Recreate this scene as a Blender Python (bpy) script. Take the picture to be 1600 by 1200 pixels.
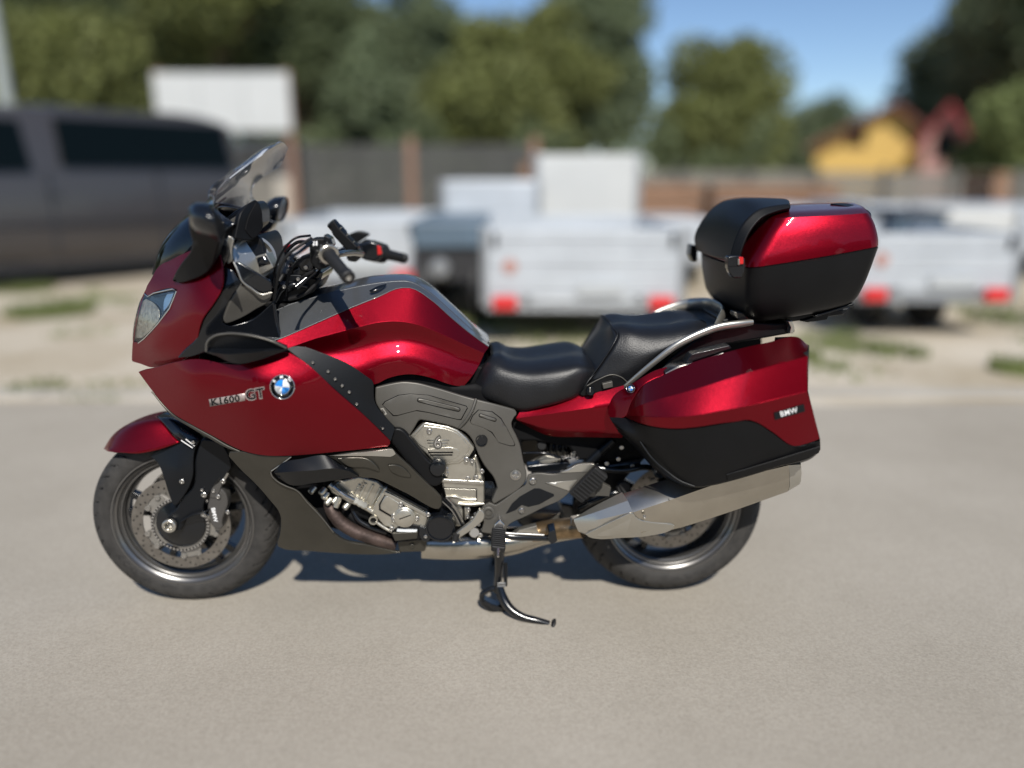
import bpy, bmesh, math, random
import numpy as np
from mathutils import Vector, Matrix
from mathutils.geometry import delaunay_2d_cdt
R = math.radians
random.seed(4); rng = np.random.default_rng(7)
for o in list(bpy.data.objects): bpy.data.objects.remove(o)
scene = bpy.context.scene
COL = scene.collection

# ---------------------------------------------------------------- camera, sky, sun
F = 1202.0; PITCH = R(15.13); CAM = Vector((0, 0, 1.38))
cd = bpy.data.cameras.new('camera'); cam = bpy.data.objects.new('camera', cd); COL.objects.link(cam)
cam.location = CAM; cam.rotation_euler = (math.pi/2 - PITCH, 0, 0)
cd.sensor_width = 36; cd.lens = F/1600*36; cd.clip_end = 3000; cd.clip_start = .05
cd.dof.use_dof = True; cd.dof.focus_distance = 2.26; cd.dof.aperture_fstop = .37; cd.dof.aperture_blades = 0
scene.camera = cam
w = bpy.data.worlds.new('World'); scene.world = w; w.use_nodes = True
SUN = Vector((.16, -1, 1.02)).normalized()
nt = w.node_tree; bg = nt.nodes['Background']
sky = nt.nodes.new('ShaderNodeTexSky'); sky.sky_type = 'NISHITA'; sky.sun_disc = False
sky.sun_elevation = math.asin(SUN.z); sky.sun_rotation = math.atan2(SUN.x, SUN.y)
sky.air_density = 1.0; sky.dust_density = 0; sky.ozone_density = 3.5; sky.altitude = 1500
hs = nt.nodes.new('ShaderNodeHueSaturation'); hs.inputs['Saturation'].default_value = 1.0
nt.links.new(sky.outputs[0], hs.inputs['Color']); nt.links.new(hs.outputs[0], bg.inputs[0]); bg.inputs[1].default_value = .10
sd = bpy.data.lights.new('sun', 'SUN'); so = bpy.data.objects.new('sun', sd); COL.objects.link(so)
sd.energy = 4.6; sd.angle = R(.55); sd.color = (1, .955, .88)
so.rotation_euler = SUN.to_track_quat('Z', 'Y').to_euler()
so.location = (2, -6, 12)
scene.view_settings.view_transform = 'Standard'; scene.view_settings.look = 'None'
scene.view_settings.exposure = 0.18; scene.view_settings.gamma = 1
scene.view_settings.use_curve_mapping = False

# ---------------------------------------------------------------- photograph geometry
def ray(px, py):
    x = (px-800)/F; y = (600-py)/F
    c, s = math.cos(PITCH), math.sin(PITCH)
    return Vector((x, c + y*s, -s + y*c))
def ground(px, py, z=0.0):
    d = ray(px, py); t = (z-CAM.z)/d.z
    return CAM + d*t
def at(px, py, Y):
    d = ray(px, py); return CAM + d*(Y/d.y)
FC = ground(289, 931); RC = ground(1056, 912)
YAW = math.atan2(RC.y-FC.y, RC.x-FC.x); WB = math.hypot(RC.y-FC.y, RC.x-FC.x)
ROT = Matrix.Rotation(YAW, 3, 'Z'); IROT = ROT.transposed()
CL = IROT @ (CAM-FC)
def P(px, py, w=0.0):
    """point of the machine on its plane w metres towards the near side from the centre plane (local x rearward, y away, z up)"""
    d = IROT @ ray(px, py); t = (-w-CL.y)/d.y
    return CL + d*t
def proj(v):
    q = ROT @ Vector(v) + FC - CAM
    c, s = math.cos(PITCH), math.sin(PITCH)
    dp = q.y*c - q.z*s; up = q.y*s + q.z*c
    return (800+F*q.x/dp, 600-F*up/dp)
print('WB', WB, 'yaw', math.degrees(YAW), 'hub', proj((0, -.12, .3)), 'rim', proj((0, -.06, .3)), proj((0, 0, 0)), 'rear', proj((WB, 0, .32)))

# ---------------------------------------------------------------- materials
M = {}
def mat(name, col, rough=.5, metal=0, coat=0, bump=0, bscale=60, var=0, vscale=8, spec=.5, **k):
    m = bpy.data.materials.new(name); m.use_nodes = True; M[name] = m
    n = m.node_tree; b = n.nodes['Principled BSDF']
    b.inputs['Base Color'].default_value = (*col, 1); b.inputs['Roughness'].default_value = rough
    b.inputs['Metallic'].default_value = metal; b.inputs['Coat Weight'].default_value = coat
    b.inputs['Coat Roughness'].default_value = k.get('coatr', .03); b.inputs['Specular IOR Level'].default_value = spec
    tc = n.nodes.new('ShaderNodeTexCoord')
    if var:
        t = n.nodes.new('ShaderNodeTexNoise'); t.inputs['Scale'].default_value = vscale; t.inputs['Detail'].default_value = 6
        t.inputs['Roughness'].default_value = .65
        n.links.new(tc.outputs['Object'], t.inputs['Vector'])
        r = n.nodes.new('ShaderNodeValToRGB'); n.links.new(t.outputs[0], r.inputs[0])
        c2 = k.get('col2', tuple(min(1, c*(1+var)) for c in col)); c1 = tuple(c*(1-var) for c in col)
        r.color_ramp.elements[0].position = k.get('p0', .3); r.color_ramp.elements[1].position = k.get('p1', .7)
        r.color_ramp.elements[0].color = (*c1, 1); r.color_ramp.elements[1].color = (*c2, 1)
        n.links.new(r.outputs[0], b.inputs['Base Color'])
        if k.get('rvar'):
            mr = n.nodes.new('ShaderNodeMapRange'); n.links.new(t.outputs[0], mr.inputs[0])
            mr.inputs[3].default_value = rough-k['rvar']; mr.inputs[4].default_value = rough+k['rvar']
            n.links.new(mr.outputs[0], b.inputs['Roughness'])
    if bump:
        t = n.nodes.new('ShaderNodeTexNoise'); t.inputs['Scale'].default_value = bscale; t.inputs['Detail'].default_value = 4
        n.links.new(tc.outputs['Object'], t.inputs['Vector'])
        bp = n.nodes.new('ShaderNodeBump'); bp.inputs['Strength'].default_value = bump; bp.inputs['Distance'].default_value = k.get('bdist', .002)
        n.links.new(t.outputs[0], bp.inputs['Height']); n.links.new(bp.outputs[0], b.inputs['Normal'])
    return m
def flakes(m, amt=.25, scale=900):
    n = m.node_tree; b = n.nodes['Principled BSDF']; tc = n.nodes.new('ShaderNodeTexCoord')
    v = n.nodes.new('ShaderNodeTexVoronoi'); v.inputs['Scale'].default_value = scale; n.links.new(tc.outputs['Object'], v.inputs['Vector'])
    g = n.nodes.new('ShaderNodeNewGeometry')
    a = n.nodes.new('ShaderNodeVectorMath'); a.operation = 'SUBTRACT'; n.links.new(v.outputs['Color'], a.inputs[0]); a.inputs[1].default_value = (.5, .5, .5)
    s = n.nodes.new('ShaderNodeVectorMath'); s.operation = 'SCALE'; n.links.new(a.outputs[0], s.inputs[0]); s.inputs['Scale'].default_value = amt
    d = n.nodes.new('ShaderNodeVectorMath'); d.operation = 'ADD'; n.links.new(g.outputs['Normal'], d.inputs[0]); n.links.new(s.outputs[0], d.inputs[1])
    z = n.nodes.new('ShaderNodeVectorMath'); z.operation = 'NORMALIZE'; n.links.new(d.outputs[0], z.inputs[0])
    n.links.new(z.outputs[0], b.inputs['Normal'])
mat('red_paint', (.215, .0006, .009), .38, .9, .35); flakes(M['red_paint'], .16, 1700)
mat('grey_paint', (.11, .115, .12), .38, .6, .8); flakes(M['grey_paint'], .12)
mat('trim_black', (.004, .005, .0068), .40, 0, .06, spec=.3, bump=.06, bscale=300)
mat('gloss_black', (.005, .006, .008), .2, 0, .3)
mat('matte_black', (.0042, .0044, .0050), .46, 0, spec=.24, bump=.25, bscale=900, var=.15, vscale=14, bdist=.0006)
mat('void_black', (.003, .003, .0035), .7, spec=.2)
mat('rubber', (.008, .008, .0085), .62, bump=.2, bscale=120, var=.2, vscale=20)
mat('tyre', (.030, .028, .026), .78, var=.4, vscale=26, bump=.3, bscale=220, rvar=.1)
mat('spar_metal', (.108, .102, .09), .44, .45, bump=.15, bscale=700, bdist=.0004, var=.08, vscale=10)
mat('cast_silver', (.55, .525, .46), .33, .88, bump=.6, bscale=300, bdist=.0006, var=.16, vscale=18, rvar=.08)
mat('belly_metal', (.078, .073, .061), .33, .7, var=.12, vscale=9, rvar=.06)
mat('satin_silver', (.50, .48, .43), .3, .85, bump=.1, bscale=500, bdist=.0004)
mat('brushed_steel', (.50, .465, .40), .25, .95, var=.12, vscale=6, rvar=.06)
mat('bluish_steel', (.52, .50, .46), .2, .95, var=.1, vscale=7, rvar=.05)
mat('burnt_pipe', (.30, .21, .12), .34, .85, var=.45, vscale=22, rvar=.1)
mat('header_pipe', (.085, .06, .052), .55, .6, var=.45, vscale=30, bump=.5, bscale=90)
mat('disc_steel', (.27, .25, .225), .36, .85, var=.2, vscale=30, rvar=.08)
mat('disc_carrier', (.30, .285, .26), .4, .6, var=.15, vscale=25)
mat('rim_dark', (.09, .088, .085), .3, .6, .3, var=.1)
mat('rim_lip', (.20, .195, .19), .3, .85, .2)
mat('caliper', (.10, .095, .09), .45, .5)
mat('chrome', (.75, .75, .76), .12, 1)
mat('steel', (.5, .49, .47), .3, 1)
mat('white_print', (.8, .8, .8), .4)
mat('blue_enamel', (.02, .24, .72), .2, 0, 1)
mat('white_enamel', (.75, .78, .8), .2, 0, 1)
mat('grey_print', (.42, .36, .34), .35, .3)
mat('red_lens', (.55, .01, .01), .15, 0, 1)
mat('leather', (.0065, .007, .0085), .44, bump=.6, bscale=260, var=.2, vscale=14, bdist=.0012, rvar=.09)
mat('reflector', (.46, .41, .31), .3, .6, bump=1.0, bscale=90, var=.45, vscale=70, bdist=.006)
def glass(name, tint=(.8, .85, .9), alpha=.25, rough=.03):
    m = bpy.data.materials.new(name); m.use_nodes = True; M[name] = m
    n = m.node_tree; n.nodes.remove(n.nodes['Principled BSDF']); out = n.nodes['Material Output']
    tr = n.nodes.new('ShaderNodeBsdfTransparent'); tr.inputs[0].default_value = (*tint, 1)
    gl = n.nodes.new('ShaderNodeBsdfGlossy'); gl.inputs['Roughness'].default_value = rough
    fr = n.nodes.new('ShaderNodeLayerWeight'); fr.inputs[0].default_value = .5
    pw = n.nodes.new('ShaderNodeMath'); pw.operation = 'POWER'; n.links.new(fr.outputs['Facing'], pw.inputs[0]); pw.inputs[1].default_value = 4
    ad = n.nodes.new('ShaderNodeMath'); ad.operation = 'MULTIPLY_ADD'; ad.use_clamp = True; n.links.new(pw.outputs[0], ad.inputs[0]); ad.inputs[1].default_value = .55; ad.inputs[2].default_value = alpha
    mx = n.nodes.new('ShaderNodeMixShader'); n.links.new(ad.outputs[0], mx.inputs[0]); n.links.new(tr.outputs[0], mx.inputs[1]); n.links.new(gl.outputs[0], mx.inputs[2])
    n.links.new(mx.outputs[0], out.inputs[0]); return m
glass('screen_glass', (.80, .83, .88), .15, .06); glass('dark_glass', (.35, .36, .4), .05); glass('lens_glass', (.93, .95, .97), .03)

# ---------------------------------------------------------------- builders
def link(o, parent=None):
    COL.objects.link(o)
    if parent is not None: o.parent = parent
    return o
def empty(name, loc=(0, 0, 0), rz=0):
    o = bpy.data.objects.new(name, None); COL.objects.link(o); o.location = loc; o.rotation_euler = (0, 0, rz); o.empty_display_size = .1; return o
def tag(o, label=None, cat=None, group=None, kind=None):
    if label: o['label'] = label
    if cat: o['category'] = cat
    if group: o['group'] = group
    if kind: o['kind'] = kind
    return o
def mirrored(o):
    """the same piece on the far side of the machine"""
    c = o.copy(); COL.objects.link(c); c.parent = o.parent; c.scale = (1, -1, 1)
    for ch in [x for x in bpy.data.objects if x.parent == o]:
        d = ch.copy(); COL.objects.link(d); d.parent = c
    return c
def mk(name, verts, faces, m, parent, solid=0, bev=0, ang=38, smooth=True, mir=False, recalc=False, out=None, segs=2, mats=None, fmat=None):
    me = bpy.data.meshes.new(name)
    me.from_pydata([tuple(v) for v in verts], [], [tuple(f) for f in faces])
    if recalc:
        bm = bmesh.new(); bm.from_mesh(me); bmesh.ops.remove_doubles(bm, verts=bm.verts, dist=1e-5)
        bmesh.ops.recalc_face_normals(bm, faces=bm.faces); bm.to_mesh(me); bm.free()
    if out is not None:
        me.update(); s = 0
        for p in me.polygons: s += p.normal.dot(Vector(out))*p.area
        if s < 0: me.flip_normals()
    if mats:
        for x in mats: me.materials.append(M[x])
        if fmat is not None: me.polygons.foreach_set('material_index', fmat)
    else: me.materials.append(M[m] if isinstance(m, str) else m)
    if smooth:
        me.polygons.foreach_set('use_smooth', [True]*len(me.polygons))
        me.set_sharp_from_angle(angle=R(ang))
    me.update()
    o = link(bpy.data.objects.new(name, me), parent)
    if solid:
        s = o.modifiers.new('s', 'SOLIDIFY'); s.thickness = solid; s.offset = -1; s.use_even_offset = False
    if bev:
        b = o.modifiers.new('b', 'BEVEL'); b.width = bev; b.segments = segs; b.limit_method = 'ANGLE'; b.angle_limit = R(40); b.harden_normals = True
    if mir: mirrored(o)
    return o
def cr(pts, n, closed=False, sharp=()):
    """n+1 points along a Catmull-Rom curve, evenly by chord; tangents break at the sharp indices"""
    pts = [np.array(p, float) for p in pts]; k = len(pts)
    segs = []
    m = k if closed else k-1
    for i in range(m):
        p1 = pts[i]; p2 = pts[(i+1) % k]
        p0 = pts[i-1] if (closed or i > 0) and i not in sharp else 2*p1-p2
        j = (i+1) % k
        p3 = pts[(i+2) % k] if (closed or i < k-2) and j not in sharp else 2*p2-p1
        segs.append((p0, p1, p2, p3))
    L = [np.linalg.norm(s[2]-s[1])+1e-9 for s in segs]; T = sum(L); out = []
    for q in range(n+(0 if closed else 1)):
        t = q/n*T; i = 0
        while i < len(L)-1 and t > L[i]: t -= L[i]; i += 1
        t = min(1, t/L[i]); p0, p1, p2, p3 = segs[i]
        d01 = max(np.linalg.norm(p1-p0), 1e-6); d12 = L[i]; d23 = max(np.linalg.norm(p3-p2), 1e-6)
        m1 = (p2-p1) if True else 0
        # non-uniform tangents
        m1 = d12*((p1-p0)/d01 - (p2-p0)/(d01+d12) + (p2-p1)/d12)
        m2 = d12*((p2-p1)/d12 - (p3-p1)/(d12+d23) + (p3-p2)/d23)
        a = t*t
        out.append((2*a*t-3*a+1)*p1 + (a*t-2*a+t)*m1 + (-2*a*t+3*a)*p2 + (a*t-a)*m2)
    return out
def corners(pts, closed=True, lim=38):
    s = set(); k = len(pts)
    for i in range(k):
        if not closed and i in (0, k-1): continue
        a = np.array(pts[i][:2], float)-np.array(pts[i-1][:2], float); b = np.array(pts[(i+1) % k][:2], float)-np.array(pts[i][:2], float)
        c = np.dot(a, b)/(np.linalg.norm(a)*np.linalg.norm(b)+1e-9)
        if math.degrees(math.acos(max(-1, min(1, c)))) > lim: s.add(i)
    return s
def tps(ctrl):
    c = np.array(ctrl, float); X = c[:, :2]/100; n = len(X)
    def U(a, b):
        d = np.linalg.norm(a[:, None]-b[None], axis=2)+1e-9; return d*d*np.log(d)
    K = U(X, X) + np.eye(n)*.002; Pm = np.hstack([np.ones((n, 1)), X])
    A = np.zeros((n+3, n+3)); A[:n, :n] = K; A[:n, n:] = Pm; A[n:, :n] = Pm.T
    s = np.linalg.solve(A, np.concatenate([c[:, 2], [0, 0, 0]]))
    def f(px, py):
        q = np.array([[px, py]], float)/100
        return float((U(q, X) @ s[:n] + s[n] + q @ s[n+1:])[0])
    return f
def panel(name, outline, field, m, parent, off=0, thick=.004, bev=.0014, step=9, mir=False, raw=False, lim=38, holes=()):
    """a curved sheet with the given outline lying on the field's surface"""
    f = field if callable(field) else (lambda x, y, v=field: v)
    def dense(o):
        if raw: return [tuple(p[:2]) for p in o]
        per = sum(math.dist(o[i][:2], o[i-1][:2]) for i in range(len(o)))
        return [tuple(p) for p in cr([p[:2] for p in o], max(len(o)*2, int(per/(step*.8))), True, corners(o, True, lim))]
    loops = [dense(outline)]+[dense(h) for h in holes]
    pts = []; edges = []
    for lp in loops:
        b = len(pts); pts += lp; edges += [(b+i, b+(i+1) % len(lp)) for i in range(len(lp))]
    xs = [p[0] for p in loops[0]]; ys = [p[1] for p in loops[0]]
    def inside(x, y, lp):
        r = False
        for i in range(len(lp)):
            x1, y1 = lp[i]; x2, y2 = lp[i-1]
            if (y1 > y) != (y2 > y) and x < (x2-x1)*(y-y1)/(y2-y1)+x1: r = not r
        return r
    arr = np.array(pts)
    y = min(ys)+step/2; k = 0
    while y < max(ys):
        x = min(xs)+step*(.5 if k % 2 else 1)
        while x < max(xs):
            if inside(x, y, loops[0]) and not any(inside(x, y, h) for h in loops[1:]) and np.min(np.hypot(arr[:, 0]-x, arr[:, 1]-y)) > step*.55:
                pts.append((x, y))
            x += step
        y += step*.87; k += 1
    v, e, fc, *_ = delaunay_2d_cdt([Vector(p) for p in pts], edges, [], 1, 1e-4)
    keep = []
    for q in fc:
        cx = sum(v[i][0] for i in q)/len(q); cy = sum(v[i][1] for i in q)/len(q)
        if inside(cx, cy, loops[0]) and not any(inside(cx, cy, h) for h in loops[1:]): keep.append(q)
    used = sorted({i for q in keep for i in q}); ix = {i: n for n, i in enumerate(used)}
    V = [P(v[i][0], v[i][1], f(v[i][0], v[i][1])+off) for i in used]
    return mk(name, V, [[ix[i] for i in q] for q in keep], m, parent, solid=thick, bev=bev, mir=mir, out=(0, -1, 0), ang=50)
def gridfaces(nr, nc, wrapr=False, wrapc=False):
    fs = []
    for i in range(nr if wrapr else nr-1):
        for j in range(nc if wrapc else nc-1):
            a = i*nc+j; b = i*nc+(j+1) % nc; c = ((i+1) % nr)*nc+(j+1) % nc; d = ((i+1) % nr)*nc+j
            fs.append((a, b, c, d))
    return fs
def loft(name, rows, m, parent, cols=28, sub=5, sharp=(), both=False, closed=False, thick=.004, bev=.0014, mir=False, sharpc=None, loc=False, ang=38, out=(0, -1, .3), caps=False):
    """surface through rows of (px, py, w); both=True adds the mirror half (rows start on the centre plane)"""
    K = [[P(*p) if not loc else Vector(p) for p in r] for r in rows]
    K = [[Vector(q) for q in cr([tuple(v) for v in r], cols-1, False, (sharpc or {}).get(i, ()))] for i, r in enumerate(K)]
    nR = len(K); tot = (nR if closed else nR-1)*sub
    G = []
    for j in range(cols):
        key = [tuple(K[i][j]) for i in range(nR)]; colpts = []
        m_ = nR if closed else nR-1
        for i in range(m_):
            p1 = np.array(key[i]); p2 = np.array(key[(i+1) % nR])
            p0 = np.array(key[i-1]) if (closed or i > 0) and i not in sharp else 2*p1-p2
            jn = (i+1) % nR
            p3 = np.array(key[(i+2) % nR]) if (closed or i < nR-2) and jn not in sharp else 2*p2-p1
            if not closed and i == 0 and both and 0 not in sharp:
                p0 = np.array(key[1])*np.array((1, -1, 1))
            d01 = max(np.linalg.norm(p1-p0), 1e-6); d12 = max(np.linalg.norm(p2-p1), 1e-6); d23 = max(np.linalg.norm(p3-p2), 1e-6)
            m1 = d12*((p1-p0)/d01-(p2-p0)/(d01+d12)+(p2-p1)/d12); m2 = d12*((p2-p1)/d12-(p3-p1)/(d12+d23)+(p3-p2)/d23)
            for s in range(sub):
                t = s/sub; a = t*t
                colpts.append((2*a*t-3*a+1)*p1+(a*t-2*a+t)*m1+(-2*a*t+3*a)*p2+(a*t-a)*m2)
        if not closed: colpts.append(np.array(key[-1]))
        G.append(colpts)
    nr = len(G[0])
    V = [Vector(G[j][i]) for i in range(nr) for j in range(cols)]
    Fc = gridfaces(nr, cols, wrapr=closed)
    if caps:
        Fc.append([i*cols for i in range(nr)]); Fc.append([i*cols+cols-1 for i in reversed(range(nr))])
    if both:
        n = len(V); V += [Vector((v.x, -v.y, v.z)) for v in V]
        Fc += [tuple(n+i for i in reversed(f)) for f in Fc]
    return mk(name, V, Fc, m, parent, solid=thick, bev=bev, recalc=both or closed, out=out if not closed else None, mir=mir, ang=ang)
def tube(name, pts, r, m, parent, n=10, res=6, px=True, flat=1.0, mir=False, caps=True, smoothc=True):
    K = [P(*p[:3]) if px else Vector(p[:3]) for p in pts]; k = len(K)
    rad = r if isinstance(r, (list, tuple)) else [r]*k
    if k > 2 and smoothc: C = cr([(*K[i], rad[i]) for i in range(k)], (k-1)*res)
    else: C = [np.array((*K[i], rad[i])) for i in range(k)]
    V = []; up = None
    for i, c in enumerate(C):
        a = C[max(0, i-1)]; b = C[min(len(C)-1, i+1)]; t = Vector(b[:3]-a[:3]).normalized()
        if up is None: up = t.orthogonal().normalized() if abs(t.y) > .9 else Vector((0, 1, 0))
        s = t.cross(up).normalized(); up = s.cross(t).normalized()
        for q in range(n):
            an = 2*math.pi*q/n; V.append(Vector(c[:3])+float(c[3])*(s*math.cos(an)+up*math.sin(an)*flat))
    Fc = gridfaces(len(C), n, wrapc=True)
    if caps: Fc += [list(range(n)), list(reversed(range((len(C)-1)*n, len(C)*n)))]
    return mk(name, V, Fc, m, parent, recalc=True, mir=mir)
def slab(name, outline, w0, w1, m, parent, bev=.003, mir=False, curve=False, lim=38, segs=2, taper=0):
    """solid prism: outline drawn on its near face at w1, reaching back to w0"""
    o = [tuple(p[:2]) for p in outline]
    if curve:
        per = sum(math.dist(o[i], o[i-1]) for i in range(len(o)))
        o = [tuple(p) for p in cr(o, max(len(o)*2, int(per/6)), True, corners(o, True, lim))]
    a = [P(p[0], p[1], w1) for p in o]; n = len(a)
    c = sum(a, Vector())/n
    b = [Vector((c.x+(v.x-c.x)*(1+taper), -w0, c.z+(v.z-c.z)*(1+taper))) for v in a]
    V = a+b; Fc = [list(range(n)), list(reversed(range(n, 2*n)))]+[(i, (i+1) % n, n+(i+1) % n, n+i) for i in range(n)]
    me = mk(name, V, Fc, m, parent, bev=bev, recalc=True, mir=False, segs=segs, ang=30)
    if mir: mirrored(me)
    return me
def lathe(name, prof, c, axis, m, parent, n=32, mir=False, ang=35, cap=True, px=False):
    """profile of (radius, distance along axis) turned about an axis through c"""
    c = P(*c) if px else Vector(c); ax = Vector(axis).normalized(); s = ax.orthogonal().normalized(); t = ax.cross(s)
    V = []
    for r, d in prof:
        for q in range(n):
            a = 2*math.pi*q/n; V.append(c+ax*d+r*(s*math.cos(a)+t*math.sin(a)))
    Fc = gridfaces(len(prof), n, wrapc=True)
    if cap: Fc += [list(range(n)), list(range((len(prof)-1)*n, len(prof)*n))]
    return mk(name, V, Fc, m, parent, recalc=True, mir=mir, ang=ang)
def bolt(parent, px, py, w, r=.005, m='steel', name='bolt', field=None):
    if field: w = field(px, py)+.0015
    return lathe(name, [(r, 0), (r, .003), (r*.85, .004), (r*.55, .004), (r*.5, .0022), (.0001, .0022)], P(px, py, w), (0, -1, 0), m, parent, n=12)
def box(name, lo, hi, m, parent, bev=0):
    x0, y0, z0 = lo; x1, y1, z1 = hi
    V = [(x0, y0, z0), (x1, y0, z0), (x1, y1, z0), (x0, y1, z0), (x0, y0, z1), (x1, y0, z1), (x1, y1, z1), (x0, y1, z1)]
    Fc = [(0, 3, 2, 1), (4, 5, 6, 7), (0, 1, 5, 4), (1, 2, 6, 5), (2, 3, 7, 6), (3, 0, 4, 7)]
    return mk(name, V, Fc, m, parent, bev=bev)
def text2d(s, bold=.0, spacing=1.0):
    cu = bpy.data.curves.new('t', 'FONT'); cu.body = s; cu.size = 1; cu.resolution_u = 3; cu.offset = bold; cu.space_character = spacing
    o = bpy.data.objects.new('t', cu); COL.objects.link(o)
    dg = bpy.context.evaluated_depsgraph_get(); dg.update()
    me = bpy.data.meshes.new_from_object(o.evaluated_get(dg))
    V = [v.co.copy() for v in me.vertices]; Fc = [tuple(p.vertices) for p in me.polygons]
    bpy.data.objects.remove(o); bpy.data.curves.remove(cu); bpy.data.meshes.remove(me)
    return V, Fc
def lettering(name, s, x, y, size, angle, w, m, parent, width=1.0, bold=0, off=.001, h=.0006, spacing=1.0, mapper=None, shear=0):
    """letters laid on the panel: x, y baseline start and size in photo pixels, conforming to the field w"""
    V, Fc = text2d(s, bold, spacing); f = w if callable(w) else (lambda a, b: w)
    ca, sa = math.cos(R(angle)), math.sin(R(angle)); VV = []
    for v in V:
        X = v.x*size*width+v.y*size*shear; Y = v.y*size
        px = x+X*ca+Y*sa*1.0; py = y+X*sa-Y*ca
        VV.append(P(px, py, f(px, py)+off))
    return mk(name, VV, Fc, m, parent, solid=h, smooth=False, out=(0, -1, 0))

def capsule(x0, y0, x1, y1, r, n=7):
    a = math.atan2(y1-y0, x1-x0); o = []
    for i in range(n+1): t = a+math.pi/2+math.pi*i/n; o.append((x0+r*math.cos(t), y0+r*math.sin(t)))
    for i in range(n+1): t = a-math.pi/2+math.pi*i/n; o.append((x1+r*math.cos(t), y1+r*math.sin(t)))
    return o
# ================================================================ the motorcycle
bike = empty('motorcycle', FC, YAW)
tag(bike, 'dark red touring motorcycle with hard luggage standing on its centre stand', 'motorcycle')
FAIR = tps([(215, 580, .10), (237, 575, .14), (262, 568, .19), (300, 563, .245), (345, 566, .285), (405, 562, .31), (452, 551, .305), (240, 600, .15), (300, 590, .26), (400, 590, .335), (470, 600, .335),
            (270, 647, .18), (330, 680, .22), (330, 630, .265), (400, 650, .315), (480, 660, .315), (405, 711, .26), (455, 712, .27), (530, 706, .28), (612, 695, .265), (530, 615, .32), (570, 650, .305)])
NOSE = tps([(206, 565, .045), (206, 535, .06), (212, 490, .07), (222, 462, .07), (232, 440, .08), (245, 420, .08), (285, 397, .15), (337, 380, .22), (347, 450, .265), (315, 500, .27), (300, 450, .235), (276, 454, .19),
            (265, 482, .185), (247, 505, .165), (226, 528, .115), (237, 572, .10), (255, 570, .14), (275, 558, .19), (305, 535, .24), (250, 440, .12), (240, 545, .15), (290, 500, .24)])

# black filler masses behind the panels, their colour standing in for shaded depth
slab('dark_core', [(330, 470), (430, 470), (560, 520), (760, 575), (800, 640), (1000, 640), (1120, 600), (1200, 590), (1200, 640), (1010, 700), (960, 720), (900, 720), (890, 700), (835, 690), (815, 690), (820, 780), (760, 835), (620, 840), (560, 838), (500, 822), (452, 770), (420, 745), (425, 720), (340, 690), (300, 600)], -.12, .12, 'void_black', bike, bev=.01)
slab('engine_block', [(500, 690), (640, 650), (740, 670), (760, 790), (740, 835), (640, 838), (560, 810), (505, 770)], -.20, .150, 'void_black', bike, bev=.012)
slab('radiator_duct', [(300, 575), (450, 560), (560, 640), (560, 700), (400, 700), (330, 660)], -.22, .22, 'void_black', bike, bev=.02)

# ------------------------------------------------ side fairing
fairing = panel('side_fairing', [(215.5, 581), (226, 577), (237, 575), (275, 565), (305, 560.5), (322, 562), (345, 567), (370, 569.5), (405, 562), (452, 551), (463, 557), (530, 615), (570, 650), (611, 690), (609, 697.5), (560, 703), (530, 706), (490, 710), (455, 712.5), (405, 711), (380, 705), (330, 680), (300, 664), (270, 646), (250, 626), (237, 610)],
                FAIR, 'red_paint', bike, thick=.004, bev=.002, step=8, lim=50)
# model plate and roundel
tag(lettering('model_name', 'K1600', 330, 634, 14.5, -9.2, FAIR, 'trim_black', fairing, width=1.12, bold=.022, off=.0022, spacing=1.08), 'black letters K 1600')
pl = [(326, 624), (382, 615), (383, 626), (328, 635.5)]
panel('model_plate', pl, FAIR, 'grey_print', fairing, off=.0012, thick=.001, bev=0, step=9, raw=True)
lettering('model_name', 'GT', 384, 626, 23, -9.2, FAIR, 'grey_print', fairing, width=1.0, bold=.055, off=.0016)
lettering('model_name', 'GT', 384.6, 625.4, 22, -9.2, FAIR, 'trim_black', fairing, width=1.02, bold=.012, off=.0024)
def roundel(cx, cy, r, field, parent, sq=1.0, letters=True):
    N = 48; f = field
    def ring(r0, r1, off, m, a0=0, a1=360, nm='emblem_ring'):
        V = []; n = max(4, int(N*(a1-a0)/360)); Fc = []
        for i in range(n+1):
            a = R(a0+(a1-a0)*i/n)
            for rr in (r0, r1):
                x, y = cx+rr*math.cos(a)*sq, cy-rr*math.sin(a); V.append(P(x, y, f(x, y)+off))
        for i in range(n): Fc.append((2*i, 2*i+1, 2*i+3, 2*i+2))
        return mk(nm, V, Fc, m, parent, solid=.0015, bev=0, out=(0, -1, 0), recalc=False)
    ring(.01, r, .003, 'gloss_black', nm='emblem_disc')
    ring(r*.94, r, .0042, 'chrome'); ring(r*.58, r*.63, .0042, 'chrome')
    for k in range(4): ring(.01, r*.58, .0038, 'blue_enamel' if k % 2 else 'white_enamel', 90*k-8, 90*k+82, 'emblem_quarter')
    if letters:
        for ch, a in (('B', 143), ('M', 96), ('W', 49)):
            aa = R(a); x, y = cx+r*.69*math.cos(aa), cy-r*.69*math.sin(aa); s = r*.32
            rot = 90-a; ca, sa = math.cos(R(rot)), math.sin(R(rot))
            lettering('emblem_letter', ch, x-ca*s*.36, y-sa*s*.36, s, rot, f, 'white_print', parent, width=1.05, bold=.02, off=.0045)
roundel(441, 604.5, 19.5, FAIR, fairing)
mirrored(fairing)
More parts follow.
